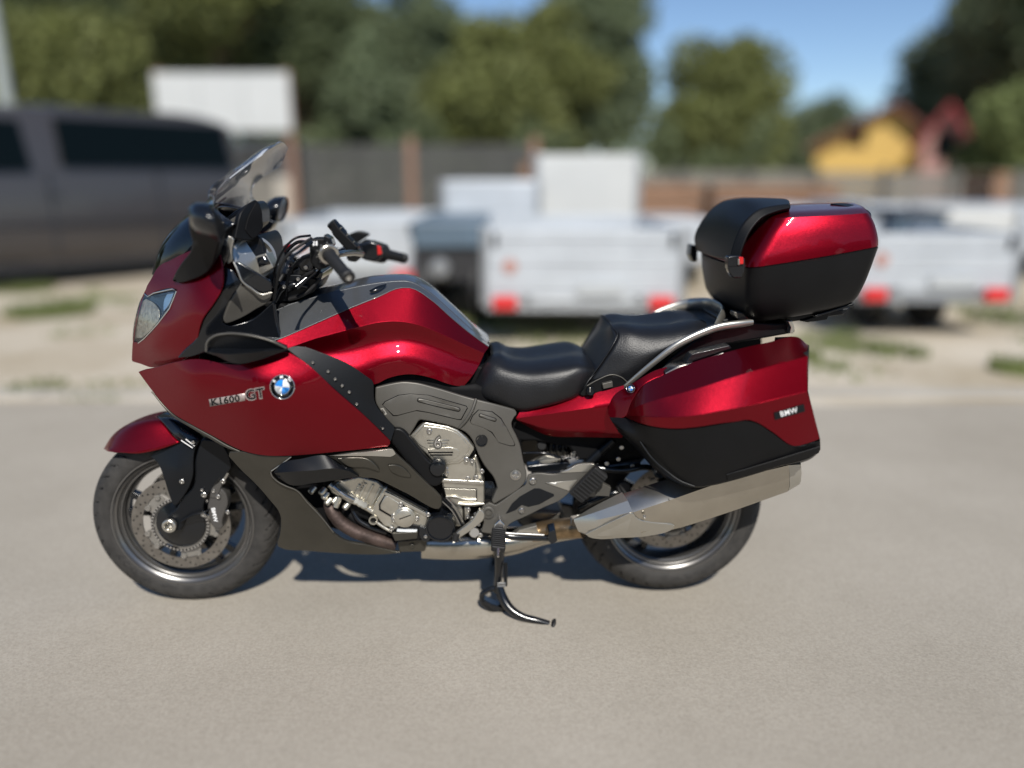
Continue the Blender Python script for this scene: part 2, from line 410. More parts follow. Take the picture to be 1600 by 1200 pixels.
# side reflector winglet
WING = tps([(319, 540, .30), (330, 527, .305), (350, 520, .31), (380, 521, .33), (425, 532, .335), (449, 543, .32), (405, 562, .345), (370, 567, .335), (347, 560, .315), (380, 545, .365), (340, 543, .33), (420, 545, .35)])
wg = loft('air_deflector', [[(320, 540, .30), (332, 526, .31), (352, 520.5, .32), (380, 521.5, .335), (410, 528, .345), (435, 537, .34), (449, 543, .33)],
    [(320, 545, .293), (335, 544.5, .297), (350, 544.5, .302), (380, 545.5, .315), (410, 545, .327), (435, 544, .331), (449, 544, .329)],
    [(321, 549, .30), (340, 552, .325), (352, 553.5, .345), (380, 552, .368), (410, 549.5, .36), (435, 547, .343), (449, 546, .331)],
    [(322, 551, .30), (340, 557, .312), (354, 564, .325), (372, 568.5, .340), (405, 562, .345), (435, 552, .338), (449, 547, .330)]], 'trim_black', bike, cols=26, sub=5, sharp=(1, 2), thick=.008, bev=.002)
tube('deflector_edge', [(322, 549, .315), (324, 534, .318), (335, 525, .32), (352, 521.5, .322), (380, 522.5, .34), (410, 528.5, .345), (432, 536, .345), (447, 544, .333)], .0032, 'spar_metal', wg)
mirrored(wg)
# black rubber trim with its row of screws
TRIM = tps([(450, 544, .295), (472, 542, .29), (540, 567, .285), (585, 597, .27), (587, 630, .26), (613, 666, .245), (611, 690, .255), (530, 615, .305), (460, 554, .30), (570, 640, .285)])
tr = panel('fairing_trim', [(447, 545), (458, 541), (474, 541.5), (500, 550), (540, 566), (584, 596), (587, 630), (602, 651), (618, 668), (611, 690), (570, 650), (530, 615), (463, 557)], TRIM, 'trim_black', bike, off=-.002, thick=.01, bev=.002, step=8, lim=35)
for x, y in ((489, 566), (513, 580), (524, 592), (535, 602), (546, 612), (557.5, 631), (598, 669)): bolt(tr, x, y, 0, .0045, 'steel', 'screw', TRIM)
mirrored(tr)
# lower edge lip of the fairing
tube('fairing_lip', [(237, 612, .145), (270, 648, .172), (300, 666, .195), (330, 682.5, .212), (355, 697, .228), (378, 707, .24)], [.002, .004, .006, .007, .006, .003], 'belly_metal', bike, mir=True)

# ------------------------------------------------ nose
nose = panel('nose_cowl', [(286, 396), (300, 390), (337, 379), (345, 405), (347, 449), (333, 475), (316, 500), (312, 512), (308, 532), (294, 558), (279, 566), (256, 572), (236, 574.5), (220, 569), (205.5, 565), (206, 548), (207, 533), (217, 536), (227, 528), (248, 505), (265, 482), (277, 453), (270, 450.5), (250, 453), (238, 458), (231, 463), (226, 458), (229, 447), (235, 437), (247, 417), (262, 407)], NOSE, 'red_paint', bike, thick=.006, bev=.002, step=7, lim=40, mir=True)
# centre of the nose joining both halves
cl = [(247, 417), (235, 437), (228, 449), (221, 463), (213, 490), (208, 515), (206, 535), (205.5, 565)]
rows = []
for s in (-1, -.5, 0, .5, 1):
    r = []
    for x, y in cl:
        b = P(x, y, NOSE(x, y)); r.append((b.x-.012*(1-s*s)+.003, b.y*-s, b.z))
    rows.append(r)
loft('nose_centre', rows, 'red_paint', bike, loc=True, out=(-1, 0, 0), bev=0)
# headlamp
hl = panel('headlamp', [(225.5, 458), (231, 463), (238, 458), (250, 453), (270, 451), (276.5, 454), (265, 482), (248, 505), (227, 528), (217, 535.5), (207, 532), (209, 508), (213, 490), (219, 470)], NOSE, 'gloss_black', bike, off=-.028, thick=.003, bev=0, step=6)
panel('reflector_bowl', [(228, 467), (240, 474), (248, 485), (248, 500), (237, 514), (222, 528), (209, 529), (211, 508), (215, 490), (221, 472)], NOSE, 'reflector', hl, off=-.018, thick=.003, bev=.001, step=5)
panel('reflector_bowl', [(262, 457), (272, 456), (262, 479), (255, 487), (256, 470)], NOSE, 'chrome', hl, off=-.02, thick=.003, bev=.001, step=5)
panel('headlamp_lens', [(225.5, 458), (231, 463), (238, 458), (250, 453), (270, 451), (276.5, 454), (265, 482), (248, 505), (227, 528), (217, 535.5), (207, 532), (209, 508), (213, 490), (219, 470)], NOSE, 'lens_glass', hl, off=.002, thick=.003, bev=.0015, step=6)
tube('lens_rim', [(226, 459, .075), (231, 463.5, .09), (240, 458, .12), (270, 451.5, .186), (276, 455, .19), (265, 482, .188), (247, 505.5, .167), (226, 528.5, .118), (216, 536, .085)], .002, 'chrome', hl, smoothc=False)
mirrored(hl)
# black band behind the nose, silver inner cheek
CHK = tps([(319, 434, .23), (345, 420, .235), (370, 432, .24), (378, 441, .24), (350, 503, .24), (312, 515, .26), (347, 450, .255), (420, 470, .22), (400, 490, .21), (330, 520, .25), (300, 560, .24), (440, 540, .22)])
panel('cowl_band', [(319, 434), (333, 420), (345, 416), (362, 420), (374, 437), (378, 441), (362, 470), (350, 497), (349, 506), (360, 510), (395, 498), (421, 476), (427, 470), (432, 505), (440, 535), (430, 545), (320, 552), (300, 558), (276, 560), (287, 548), (306, 530), (313, 512), (317, 500), (334, 475), (348, 450), (340, 444)], CHK, 'gloss_black', bike, off=-.006, thick=.02, bev=.004, step=8, mir=True, lim=30)
panel('inner_cheek', [(378, 441), (390, 449), (405, 457), (425, 456.5), (421, 470), (400, 484), (374, 499), (354, 507), (348, 500), (356, 478)], CHK, 'spar_metal', bike, off=.004, thick=.012, bev=.004, step=7, mir=True, lim=45)
panel('cheek_cap', [(366, 410), (372, 408), (400, 425), (424, 440), (425, 455), (405, 457), (388, 447), (377, 436)], CHK, 'gloss_black', bike, off=.012, thick=.014, bev=.004, step=7, mir=True)
tube('cheek_edge', [(365, 409, .25), (372, 424, .255), (379, 440, .256), (392, 450, .25), (408, 460, .246), (425, 457, .24)], .0025, 'satin_silver', bike, mir=True)
# windscreen
c0 = [(240, 427), (251, 390), (284, 346), (325, 315.5), (380, 264), (425, 226.5), (440, 220.5)]
e0 = [(247, 431), (285, 399), (318, 364), (343, 342), (392, 303), (440, 254), (450, 230)]
wd = [.075, .15, .195, .215, .21, .17, .085]
def edge_pt(x, y, w_): return P(x, y, -w_) if y < 320 else P(x, y, w_)
rows = []
for s in (-1, -.8, -.5, -.2, 0, .2, .5, .8, 1):
    r = []
    for (cx_, cy_), (ex, ey), ww in zip(c0, e0, wd):
        a = P(cx_, cy_, 0); b = edge_pt(ex, ey, ww); k = s*s
        r.append((a.x+(b.x-a.x)*k, -ww*s, a.z+(b.z-a.z)*k))
    rows.append(r)
ws = empty('windscreen'); ws.parent = bike
loft('screen_pane', [r[3:] for r in rows], 'screen_glass', ws, loc=True, cols=30, sub=4, out=(-1, 0, .5), thick=.004, bev=.001)
loft('lower_pane', [r[:4] for r in rows], 'dark_glass', ws, loc=True, cols=20, sub=4, out=(-1, 0, .5), thick=.004, bev=.001)
loft('cowl_top', [[(p[0]+.035, p[1]*.93, p[2]-.012) for p in r[:4]] for r in rows], 'gloss_black', bike, loc=True, cols=14, sub=3, out=(-1, 0, .5), thick=.004, bev=0)
# printed dot grid at the trailing edge of the pane, pale lines
def sp(s, i):  # point on pane, i fractional row
    k = int(min(i, 5)); f_ = i-k
    def q(k):
        (cx_, cy_), (ex, ey), ww = c0[k], e0[k], wd[k]; a = P(cx_, cy_, 0); b = edge_pt(ex, ey, ww); return Vector((a.x+(b.x-a.x)*s*s, -ww*s, a.z+(b.z-a.z)*s*s))
    return q(k).lerp(q(k+1), f_)+Vector((.006, 0, -.002))
V = []; Fc = []
def strip(pts, r=.0011):
    for a, b in zip(pts, pts[1:]):
        n0 = len(V); d = (b-a).normalized(); u = d.orthogonal().normalized()*r; v = d.cross(u).normalized()*r
        for e in (a, b): V.extend([e+u, e+v, e-u, e-v])
        for q in range(4): Fc.append((n0+q, n0+(q+1) % 4, n0+4+(q+1) % 4, n0+4+q))
for i in range(11): strip([sp(.62+.035*j, 4.15+.115*i) for j in range(int(3+i*.8) if i < 9 else 9)])
for j in range(10): strip([sp(.62+.035*j, 4.15+.115*i) for i in range(max(0, j-2), 11)])
mk('edge_print', V, Fc, 'white_print', ws, smooth=False)
# ------------------------------------------------ mirrors
def mirror_unit(side):
    root = empty('mirror'); root.parent = bike
    if side > 0:
        # rings (centre px, half height px, half width in x px, depth half extent m)
        st = [((296, 344), 9, .02), ((301, 343), 20, .042), ((311, 342), 26, .058), ((324, 344), 29, .066), ((333, 347), 29.5, .068)]
        R_ = []; W0 = .40
        for (cx_, cy_), h, dw in st:
            ring = []
            for q in range(20):
                a = 2*math.pi*q/20; lean = .30
                ring.append((cx_+math.sin(a)*h*-lean*-1*-1, cy_-math.sin(a)*h, W0+math.cos(a)*dw))
            R_.append(ring)
        V = [P(*p) for r in R_ for p in r]
        Fc = gridfaces(5, 20, wrapc=True)+[list(range(20))]
        mk('mirror_housing', V, Fc, 'gloss_black', root, recalc=True, solid=.003, ang=50)
        gl = [P(p[0]-2, p[1], p[2]*.97+.012) for p in R_[-1]]
        mk('mirror_glass', gl, [list(range(20))], 'chrome', root, smooth=False)
        tube('mirror_rim', [R_[-1][i % 20] for i in range(21)], .0028, 'gloss_black', root)
        # the stalk is a broad black fin running down to the cowl
        panel('mirror_stalk', [(294, 345), (300, 340), (325, 350), (343, 378), (338, 398), (330, 420), (318, 431), (300, 438), (278, 443), (267, 440), (273, 426), (281, 413), (296, 394), (301, 380), (296, 365)], tps([(294, 345, .36), (325, 350, .37), (343, 378, .33), (300, 400, .27), (330, 420, .26), (267, 440, .18), (278, 443, .20), (300, 438, .24)]), 'matte_black', root, thick=.05, bev=.008, step=8)
    else:
        W0 = -.40
        st = [((412, 335), 11, .05), ((418, 331), 19, .075), ((428, 329), 22, .085), ((438, 327.5), 21, .085), ((443, 327), 19.5, .08)]
        R_ = [[(cx_+math.cos(a)*h*.36+math.sin(a)*4, cy_-math.sin(a)*h, W0-math.cos(a)*dw*.9) for a in [2*math.pi*q/20 for q in range(20)]] for (cx_, cy_), h, dw in st]
        V = [P(*p) for r in R_ for p in r]
        mk('mirror_housing', V, gridfaces(5, 20, wrapc=True)+[list(range(20))], 'gloss_black', root, recalc=True, solid=.003, ang=50)
        c = R_[-1]; m_ = (sum(p[0] for p in c)/20, sum(p[1] for p in c)/20)
        mk('mirror_glass', [P(m_[0]+(p[0]-m_[0])*.85-1.5, m_[1]+(p[1]-m_[1])*.85, p[2]) for p in c], [list(range(20))], 'chrome', root, smooth=False)
        slab('mirror_stalk', [(405, 345), (413, 338), (430, 347), (424, 357), (412, 366), (398, 372), (385, 380), (380, 372)], -.36, -.30, 'gloss_black', root, bev=.006)
mirror_unit(1); mirror_unit(-1)

# ------------------------------------------------ cockpit
ck = tps([(400, 311, .12), (407, 320, .12), (412, 355, .12), (395, 376, .16), (366, 373, .20), (376, 332, .18)])
panel('dash_hood', [(399, 311), (407, 318), (410, 335), (412.5, 355), (404, 368), (396, 376), (366, 374), (371, 352), (376, 333), (388, 318)], ck, 'matte_black', bike, thick=.02, bev=.004, step=7)
panel('dash_recess', [(400, 316), (406, 322), (411, 356), (402, 368), (396, 374), (383, 360), (388, 340)], ck, 'void_black', bike, off=.004, thick=.004, bev=.002, step=7)
panel('dash_fin', [(342, 345), (352, 348), (376, 333), (370, 355), (365, 375), (352, 371), (346, 362)], .17, 'spar_metal', bike, thick=.008, bev=.002, step=8)
slab('dash_shell', [(345, 372), (390, 372), (402, 366), (410, 378), (414, 400), (420, 440), (425, 468), (400, 455), (372, 425), (360, 400)], -.10, .13, 'matte_black', bike, bev=.012, curve=True)
slab('instrument_hood', [(338, 352), (366, 330), (398, 313), (406, 325), (408, 350), (380, 372), (350, 372)], -.08, .03, 'trim_black', bike, bev=.012, curve=True)
panel('cowl_post', [(343, 372), (353, 372), (356, 392), (350, 415), (334, 421), (340, 400)], .235, 'gloss_black', bike, thick=.012, bev=.003, step=8)
panel('cowl_post', [(356, 368), (366, 372), (362, 395), (364, 408), (355, 414), (352, 395)], .215, 'satin_silver', bike, thick=.01, bev=.003, step=8)
pod = empty('instrument_pod'); pod.parent = bike
ax = (P(384, 404, .15)-P(402, 398, -.02)).normalized()
lathe('pod_ring', [(.052, -.03), (.060, -.012), (.064, .004), (.062, .010), (.054, .010), (.050, -.004), (.001, -.006)], P(397, 402, .14), Vector((.55, -.75, .36)), 'satin_silver', pod, n=40)
lathe('pod_lens', [(.050, .004), (.038, .016), (.02, .021), (.0001, .0225)], P(397, 402, .14), Vector((.55, -.75, .36)), 'lens_glass', pod, n=32, cap=False)
slab('switch_box', [(398, 401), (416, 396), (428, 418), (407, 430.5)], .12, .185, 'satin_silver', pod, bev=.003)
panel('switch_screen', [(400.5, 403), (415, 399), (423, 412), (404.5, 417)], .187, 'gloss_black', pod, thick=.001, bev=0, raw=True)
# handlebar, near side
hb = empty('handlebar'); hb.parent = bike
def fr(p0, p1, prof, name, m, parent, n=24, px=True):
    a = P(*p0) if px else Vector(p0); b = P(*p1) if px else Vector(p1); L = (b-a).length
    return lathe(name, [(r, t*L) for t, r in prof], a, b-a, m, parent, n=n)
G0, G1 = (513, 397, .245), (545, 434.5, .385)
fr(G0, G1, [(-.12, .024), (0, .026), (.02, .0205), (.1, .0175), (.8, .0165), (.82, .0150), (.84, .0185), (.98, .0185), (1, .015), (1, .007), (.97, .0065), (.97, .0001)], 'grip', 'rubber', hb)
fr(G0, G1, [(-.02, .0262), (.0, .0285), (.03, .0285), (.045, .0262), (.045, .024)], 'heated_grip_ring', 'satin_silver', hb, 28)
fr((544.6, 434, .383), (545, 434.5, .3865), [(0, .0075), (1, .0075), (1, .0035), (.6, .003), (.6, .0001)], 'bar_end', 'steel', hb)
ga = P(*G0); gb = (P(*G1)-ga).normalized(); s_ = gb.orthogonal().normalized(); t_ = gb.cross(s_)
for q in range(11):
    a = 2*math.pi*q/11; d = s_*math.cos(a)+t_*math.sin(a)
    tube('dial_rib', [tuple(ga+d*.026-gb*.006), tuple(ga+d*.033-gb*.002)], .0016, 'satin_silver', hb, px=False, n=6)
slab('switch_cluster', [(484, 373), (507, 372), (509, 392), (520, 398), (512, 418), (496, 423), (486, 412), (483, 392)], .17, .235, 'matte_black', hb, bev=.006)
for x, y in ((490, 381), (494.5, 381)): slab('switch_button', [(x-1.5, y-4), (x+1.5, y-4), (x+1.5, y+3), (x-1.5, y+3)], .235, .238, 'white_print', hb, bev=.0005)
slab('switch_button', [(500, 401), (508, 403), (506, 410), (500, 409)], .235, .240, 'white_print', hb, bev=.001)
tube('bar_tube', [(513, 397, .245), (505, 405, .20), (497, 413, .14), (480, 425, .07), (470, 432, 0), (478, 420, -.08), (520, 400, -.18), (555, 385, -.23), (575, 388, -.27)], .012, 'gloss_black', hb)
# clutch lever, cables and hoses
tube('clutch_lever', [(487, 378, .26), (470, 392, .30), (455, 403, .335), (447, 416, .36), (444, 428, .375)], [.006, .005, .0045, .0045, .007], 'gloss_black', hb)
tube('cable', [(487, 372, .17), (470, 383, .2), (450, 398, .2), (437, 420, .19), (432, 445, .17), (428, 468, .15)], .0042, 'rubber', hb)
tube('cable', [(485, 368, .15), (462, 372, .18), (440, 395, .17), (430, 420, .16), (428, 450, .14)], .0035, 'trim_black', hb)
tube('cable', [(492, 422, .16), (478, 430, .15), (462, 445, .12), (450, 460, .1), (430, 470, .08)], .005, 'rubber', hb)
tube('brake_hose', [(500, 420, .12), (488, 440, .08), (470, 455, .03), (450, 465, 0)], .0045, 'trim_black', hb)
tube('damper_rod', [(462, 449, .16), (492, 424, .13)], .0085, 'gloss_black', hb); tube('damper_rod', [(492, 424, .13), (497, 419, .12)], .005, 'steel', hb)
slab('top_yoke', [(440, 425), (470, 418), (505, 425), (500, 440), (470, 448), (445, 450)], -.1, .1, 'gloss_black', hb, bev=.006, curve=True)
lathe('reservoir_cap', [(.026, 0), (.028, .006), (.028, .016), (.024, .02), (.0001, .02)], P(449, 447, .1), (.1, -.5, .85), 'gloss_black', hb, n=28)
slab('fluid_reservoir', [(442, 384), (452, 380), (456, 387), (447, 395), (441, 391)], -.18, -.15, 'red_paint', hb, bev=.006, curve=True)
for pts_, rr_, mm_ in (([(430, 470, .12), (440, 452, .13), (458, 445, .13), (480, 448, .12)], .008, 'gloss_black'), ([(436, 440, .14), (446, 425, .12), (462, 415, .10), (482, 410, .1)], .006, 'rubber'),
                       ([(484, 400, .2), (470, 405, .18), (456, 420, .16), (448, 445, .14), (446, 462, .12)], .0045, 'trim_black'), ([(445, 402, .1), (455, 410, .1), (465, 425, .08), (470, 445, .08)], .010, 'gloss_black'),
                       ([(486, 385, .2), (476, 378, .16), (462, 380, .12), (448, 392, .10)], .005, 'gloss_black'), ([(515, 405, .18), (528, 398, .12), (545, 395, .02), (565, 396, -.12)], .010, 'gloss_black'),
                       ([(500, 436, .12), (485, 452, .12), (470, 462, .12), (452, 468, .11)], .006, 'rubber')):
    tube('cable', pts_, rr_, mm_, hb)
slab('bar_clamp', [(470, 400), (486, 396), (492, 412), (484, 426), (470, 424), (463, 412)], .02, .14, 'gloss_black', hb, bev=.006, curve=True)
slab('lever_perch', [(506, 366), (517, 372), (521, 384), (512, 392), (504, 386)], .18, .23, 'gloss_black', hb, bev=.004, curve=True)
slab('steering_cover', [(428, 440), (450, 430), (480, 432), (500, 438), (492, 456), (460, 468), (428, 474)], -.06, .11, 'trim_black', hb, bev=.01, curve=True)
slab('ignition_housing', [(540, 392), (560, 388), (566, 400), (556, 410), (542, 408)], -.2, -.12, 'gloss_black', hb, bev=.005, curve=True)
for x_, y_ in ((452, 404), (466, 436), (444, 448), (478, 418), (548, 398)): bolt(hb, x_, y_, .145 if x_ < 500 else -.11, .006)
# far side of the bar: satnav mount arm, switchgear, grip
slab('mount_arm', [(513, 350), (522, 344), (530, 356), (560, 386), (550, 396), (540, 390), (520, 368)], -.12, -.07, 'matte_black', hb, bev=.006)
fr((517, 347, -.095), (556, 392, -.12), [(0, .014), (.03, .018), (.2, .018), (.22, .020), (.45, .020), (.47, .017), (.95, .021), (1, .016)], 'mount_clamp', 'gloss_black', hb)
for q in range(3): tube('clamp_ring', [(527+q*10, 362+q*11, -.075), (534+q*10, 355+q*11, -.075)], .0025, 'satin_silver', hb, n=6)
FG0, FG1 = (570, 389, -.25), (632, 404, -.39)
fr(FG0, FG1, [(0, .024), (.02, .034), (.25, .036), (.45, .034), (.5, .022), (.55, .019), (.9, .0175), (.91, .015), (.93, .019), (1, .018)], 'grip', 'rubber', hb)
slab('switch_cluster', [(562, 382), (580, 377), (597, 384), (598, 402), (585, 410), (566, 406)], -.29, -.23, 'gloss_black', hb, bev=.008, curve=True)
slab('start_switch', [(589, 383), (595, 385), (597, 397), (590, 399)], -.24, -.226, 'red_lens', hb, bev=.002)
slab('hand_guard', [(545, 366), (556, 362), (570, 363.5), (578, 367), (566, 375), (556, 382), (548, 378)], -.34, -.30, 'matte_black', hb, bev=.004, curve=True)
tube('brake_lever', [(560, 383, -.28), (572, 378, -.33), (590, 385, -.38), (600, 396, -.41)], [.006, .005, .0045, .006], 'gloss_black', hb)

# ------------------------------------------------ tank
r0 = [(425, 470, 0), (455, 461, 0), (482, 454, 0), (540, 441, 0), (575, 432, 0), (612, 429, 0), (640, 430, 0), (665, 441, 0), (700, 470, 0), (737, 505, 0), (765, 535, 0)]
r1 = [(415, 492, .13), (455, 475, .115), (482, 467, .105), (540, 452, .09), (575, 445, .085), (612, 440, .08), (640, 440, .078), (668, 455, .075), (702, 484, .07), (736, 515, .065), (764.5, 539, .06)]
r2 = [(395, 540, .235), (435, 530, .215), (482, 510, .19), (550, 480, .155), (590, 464, .135), (625, 449.5, .11), (638, 449, .105), (675, 469, .105), (702, 493, .105), (728, 515, .10), (764, 541.5, .09)]
tank = empty('fuel_tank'); tank.parent = bike
loft('tank_spine', [r0, r1], 'grey_paint', tank, both=True, cols=40, thick=.003, bev=0, sub=6)
loft('tank_shoulder', [r1, r2], 'grey_paint', tank, cols=40, thick=.004, bev=.0015, mir=True)
r2b = [(430, 533, .214), (482, 511, .190), (550, 481, .155), (590, 465, .135), (625, 450.5, .11), (640, 450, .106), (675, 470, .106), (702, 494, .106), (728, 516, .10), (764, 542.5, .09)]
r3 = [(446, 546, 0.226), (490, 530, 0.213), (530, 519, 0.203), (560, 511, 0.196), (590, 504, 0.19), (620, 502, 0.183), (655, 508, 0.173), (690, 522, 0.16), (725, 538, 0.14), (757, 552, 0.115)]
r4 = [(462, 556, 0.207), (500, 551, 0.194), (535, 545, 0.184), (565, 538, 0.177), (600, 531, 0.171), (630, 529, 0.165), (660, 534, 0.157), (695, 547, 0.146), (725, 560, 0.134), (750, 568, 0.12)]
r5 = [(480, 570, 0.222), (515, 577, 0.213), (545, 577, 0.206), (570, 572, 0.2), (600, 562, 0.194), (630, 558, 0.188), (660, 562, 0.178), (695, 574, 0.165), (720, 582, 0.152), (740, 585, 0.138)]
r6 = [(520, 590, 0.212), (545, 597, 0.208), (567, 600, 0.205), (586, 600.5, 0.202), (607, 591, 0.197), (640, 585, 0.19), (675, 591, 0.18), (700, 600, 0.17), (712, 603, 0.163), (725, 604, 0.152)]
loft('tank_panel', [r2b, r3, r4, r5, r6], 'red_paint', tank, cols=44, sub=7, sharp=(1,), thick=.004, bev=.0015, mir=True, ang=60)
slab('tank_core', [(440, 480), (560, 455), (630, 446), (700, 490), (750, 545), (720, 600), (590, 600), (470, 550)], -.07, .07, 'void_black', bike, bev=.02)
panel('tank_vent', [(577, 454), (590, 447), (606, 443), (600, 449), (588, 456), (578, 458)], tps([(577, 456, .128), (606, 443, .10), (590, 450, .118), (600, 449, .112)]), 'gloss_black', tank, off=.002, thick=.002, bev=0, mir=True)
panel('side_infill', [(584, 603), (610, 589), (640, 583), (680, 589), (726, 603), (745, 600), (812, 640), (810, 655), (600, 640)], tps([(584, 603, .19), (726, 603, .16), (812, 640, .14), (640, 600, .17)]), 'void_black', bike, off=-.004, thick=.02, bev=0)

# ------------------------------------------------ seats
s0 = [(766, 549, 0), (777, 546.5, 0), (797, 554, 0), (820, 557, 0), (857, 553, 0), (885, 549, 0), (903, 549, 0), (918, 554, 0), (930, 564, 0)]
s1 = [(763, 559, .10), (776, 559, .115), (797, 567, .12), (820, 570, .125), (857, 567, .13), (885, 563, .13), (903, 562, .13), (918, 566, .125), (931, 572, .11)]
s2 = [(757, 567, .12), (771, 571, .145), (797, 581, .165), (820, 585, .172), (857, 582, .178), (885, 577, .178), (903, 575, .178), (918, 577, .17), (931, 580, .15)]
s3 = [(745, 590, .12), (760, 597, .158), (790, 607, .178), (820, 612, .188), (857, 606, .195), (880, 601, .195), (896, 598, .19), (910, 596, .182), (921, 596, .163)]
s4 = [(737, 604, .11), (748, 617, .14), (782, 631, .16), (815, 640, .17), (848, 634, .18), (870, 628.5, .182), (885, 624, .18), (898, 620, .175), (907, 617, .165)]
s5 = [(741, 604, .08), (750, 614, .08), (782, 628, .08), (815, 636, .08), (848, 630, .08), (870, 625, .08), (885, 621, .08), (898, 618, .08), (907, 616, .08)]
seat = empty('rider_seat'); seat.parent = bike
loft('seat_cushion', [s0, s1, s2, s3, s4, s5], 'leather', seat, cols=34, sub=6, both=True, thick=.003, bev=0, ang=70)
q0 = [(954, 503, 0), (968, 502.5, 0), (1007, 505, 0), (1045, 502, 0), (1075, 497, 0), (1095, 498, 0), (1111, 508, 0)]
q1 = [(957, 512, .11), (972, 511, .12), (1007, 514.5, .125), (1045, 512, .13), (1075, 507, .13), (1097, 505.5, .12), (1112, 511, .10)]
q2 = [(965, 522, .142), (984, 522, .152), (1010, 526, .158), (1042, 523, .163), (1072, 517, .163), (1096, 512, .15), (1114, 514, .12)]
q3 = [(958, 541, .16), (981, 547, .176), (1005, 550, .183), (1032, 545, .186), (1060, 533, .183), (1088, 521, .173), (1114, 516, .13)]
q4 = [(938, 572, .162), (962, 576, .178), (982, 576, .186), (1006, 568, .186), (1040, 548, .182), (1078, 527, .17), (1114, 517, .13)]
q5 = [(906, 617, .155), (925, 606, .168), (950, 600, .172), (980, 597, .174), (1020, 572, .172), (1066, 537, .16), (1114, 519, .12)]
pil = empty('pillion_seat'); pil.parent = bike
loft('seat_cushion', [q0, q1, q2, q3, q4, q5], 'leather', pil, cols=34, sub=6, both=True, thick=.003, bev=0, ang=70)
fa = [(905, 604, 0), (903, 577, 0), (912, 550, 0), (932, 524, 0), (954, 503, 0)]
fb = [(905, 614, .10), (911, 588, .10), (931, 557, .105), (951, 529, .105), (957, 512, .11)]
fc_ = [(906, 617, .153), (920, 593, .158), (943, 562, .160), (958, 538, .158), (964, 523, .143)]
loft('front_bolster', [fa, fb, fc_], 'leather', pil, cols=20, sub=6, both=True, thick=.003, bev=0, out=(-1, -1, 0), ang=70)
tube('seat_piping', [(906, 617, .156), (920, 594, .161), (943, 562, .163), (958, 538, .161), (965, 523, .146), (958, 512, .112), (954, 503, .0)], .0022, 'leather', pil, mir=True)
tube('seat_piping', [(931, 564, .0), (932, 572, .11), (930, 582, .152), (918, 597, .172), (908, 617, .168)], .0025, 'leather', seat)
panel('seat_base_cover', [(906, 616), (918, 601), (935, 592), (958, 584.5), (972, 590), (981, 597), (975, 604), (945, 610), (925, 616), (912, 620)], .178, 'matte_black', bike, thick=.02, bev=.003, step=7, mir=True)
tube('seat_base_edge', [(917, 603, .18), (935, 593, .18), (958, 585.5, .18), (970, 589, .18), (980, 597, .18)], .0018, 'spar_metal', bike)
lathe('seat_lock', [(.013, 0), (.013, .018), (.010, .021), (.008, .019), (.0001, .019)], P(922, 610, .178), (0, -1, .1), 'trim_black', bike, n=24)
slab('lock_key_slot', [(921, 606), (923, 606), (923, 613), (921, 613)], .19, .2, 'steel', bike, bev=.0005)
slab('helmet_hook', [(941, 600), (957, 596), (958, 605), (943, 608)], .17, .192, 'spar_metal', bike, bev=.002)

# ------------------------------------------------ tail side panel
TP = tps([(807, 655, .155), (815, 641, .15), (905, 618, .165), (968, 604, .20), (950, 632, .205), (880, 640, .192), (970, 684, .20), (935, 682, .19), (857, 680, .175), (820, 665, .16), (880, 660, .187)])
T0 = [(813, 641.5, .155), (848, 635, .16), (905, 618.5, .166), (940, 611, .178), (975, 602, .19)]
T1 = [(806, 654, .162), (848, 648, .178), (905, 640, .193), (940, 635, .20), (975, 632, .208)]
T2 = [(809, 657, .16), (848, 668, .17), (905, 674, .182), (940, 676, .19), (975, 678, .198)]
T3 = [(815, 662, .15), (857, 680.5, .15), (905, 683, .165), (935, 683.5, .175), (972, 684.5, .185)]
loft('tail_panel', [T0, T1, T2, T3], 'red_paint', bike, cols=24, sub=5, sharp=(1, 2), thick=.004, bev=.0015, mir=True)

# ------------------------------------------------ frame spar
SP = tps([(586, 605, .205), (630, 596, .20), (680, 605, .195), (730, 620, .19), (805, 640, .175), (812, 692, .185), (822, 745, .195), (770, 782, .20), (745, 705, .20), (680, 660, .21), (615, 667, .215), (640, 625, .212), (760, 660, .20)])
spar = panel('frame_spar', [(586, 605), (606, 600), (630, 596), (650, 597.5), (680, 605), (730, 620), (770, 630), (806, 640), (809, 646), (801, 656), (800, 665), (806, 678), (812, 692), (818, 720), (823, 745), (821, 753), (814, 762), (790, 778), (771, 789), (768, 783), (777, 762), (772, 748), (757, 728), (745, 705), (740, 692), (730, 678), (710, 668), (680, 660), (655, 656), (648, 668), (638, 684), (625, 676), (614, 666), (596, 645), (587, 630)], SP, 'spar_metal', bike, off=0, thick=.03, bev=.005, step=7, lim=42)
for pts_ in ([(597, 632), (601, 627), (622, 617), (640, 615), (670, 617), (729, 634), (731, 638), (721, 656), (716, 656), (670, 645), (650, 642), (620, 650), (614, 650)],
             [(747, 640), (770, 643), (783, 653), (793, 670), (805, 694), (804, 697), (797, 697), (780, 692), (768, 676), (752, 666), (736, 661), (734, 658), (738, 649)]):
    panel('spar_groove', pts_, SP, 'void_black', spar, off=.0008, thick=.001, bev=0, step=7, raw=True)
    cx_ = sum(p[0] for p in pts_)/len(pts_); cy_ = sum(p[1] for p in pts_)/len(pts_)
    panel('spar_inset', [(x-1.1*(1 if x > cx_ else -1), y-1.0*(1 if y > cy_ else -1)) for x, y in pts_], SP, 'spar_metal', spar, off=.0020, thick=.002, bev=.001, step=7, raw=True)
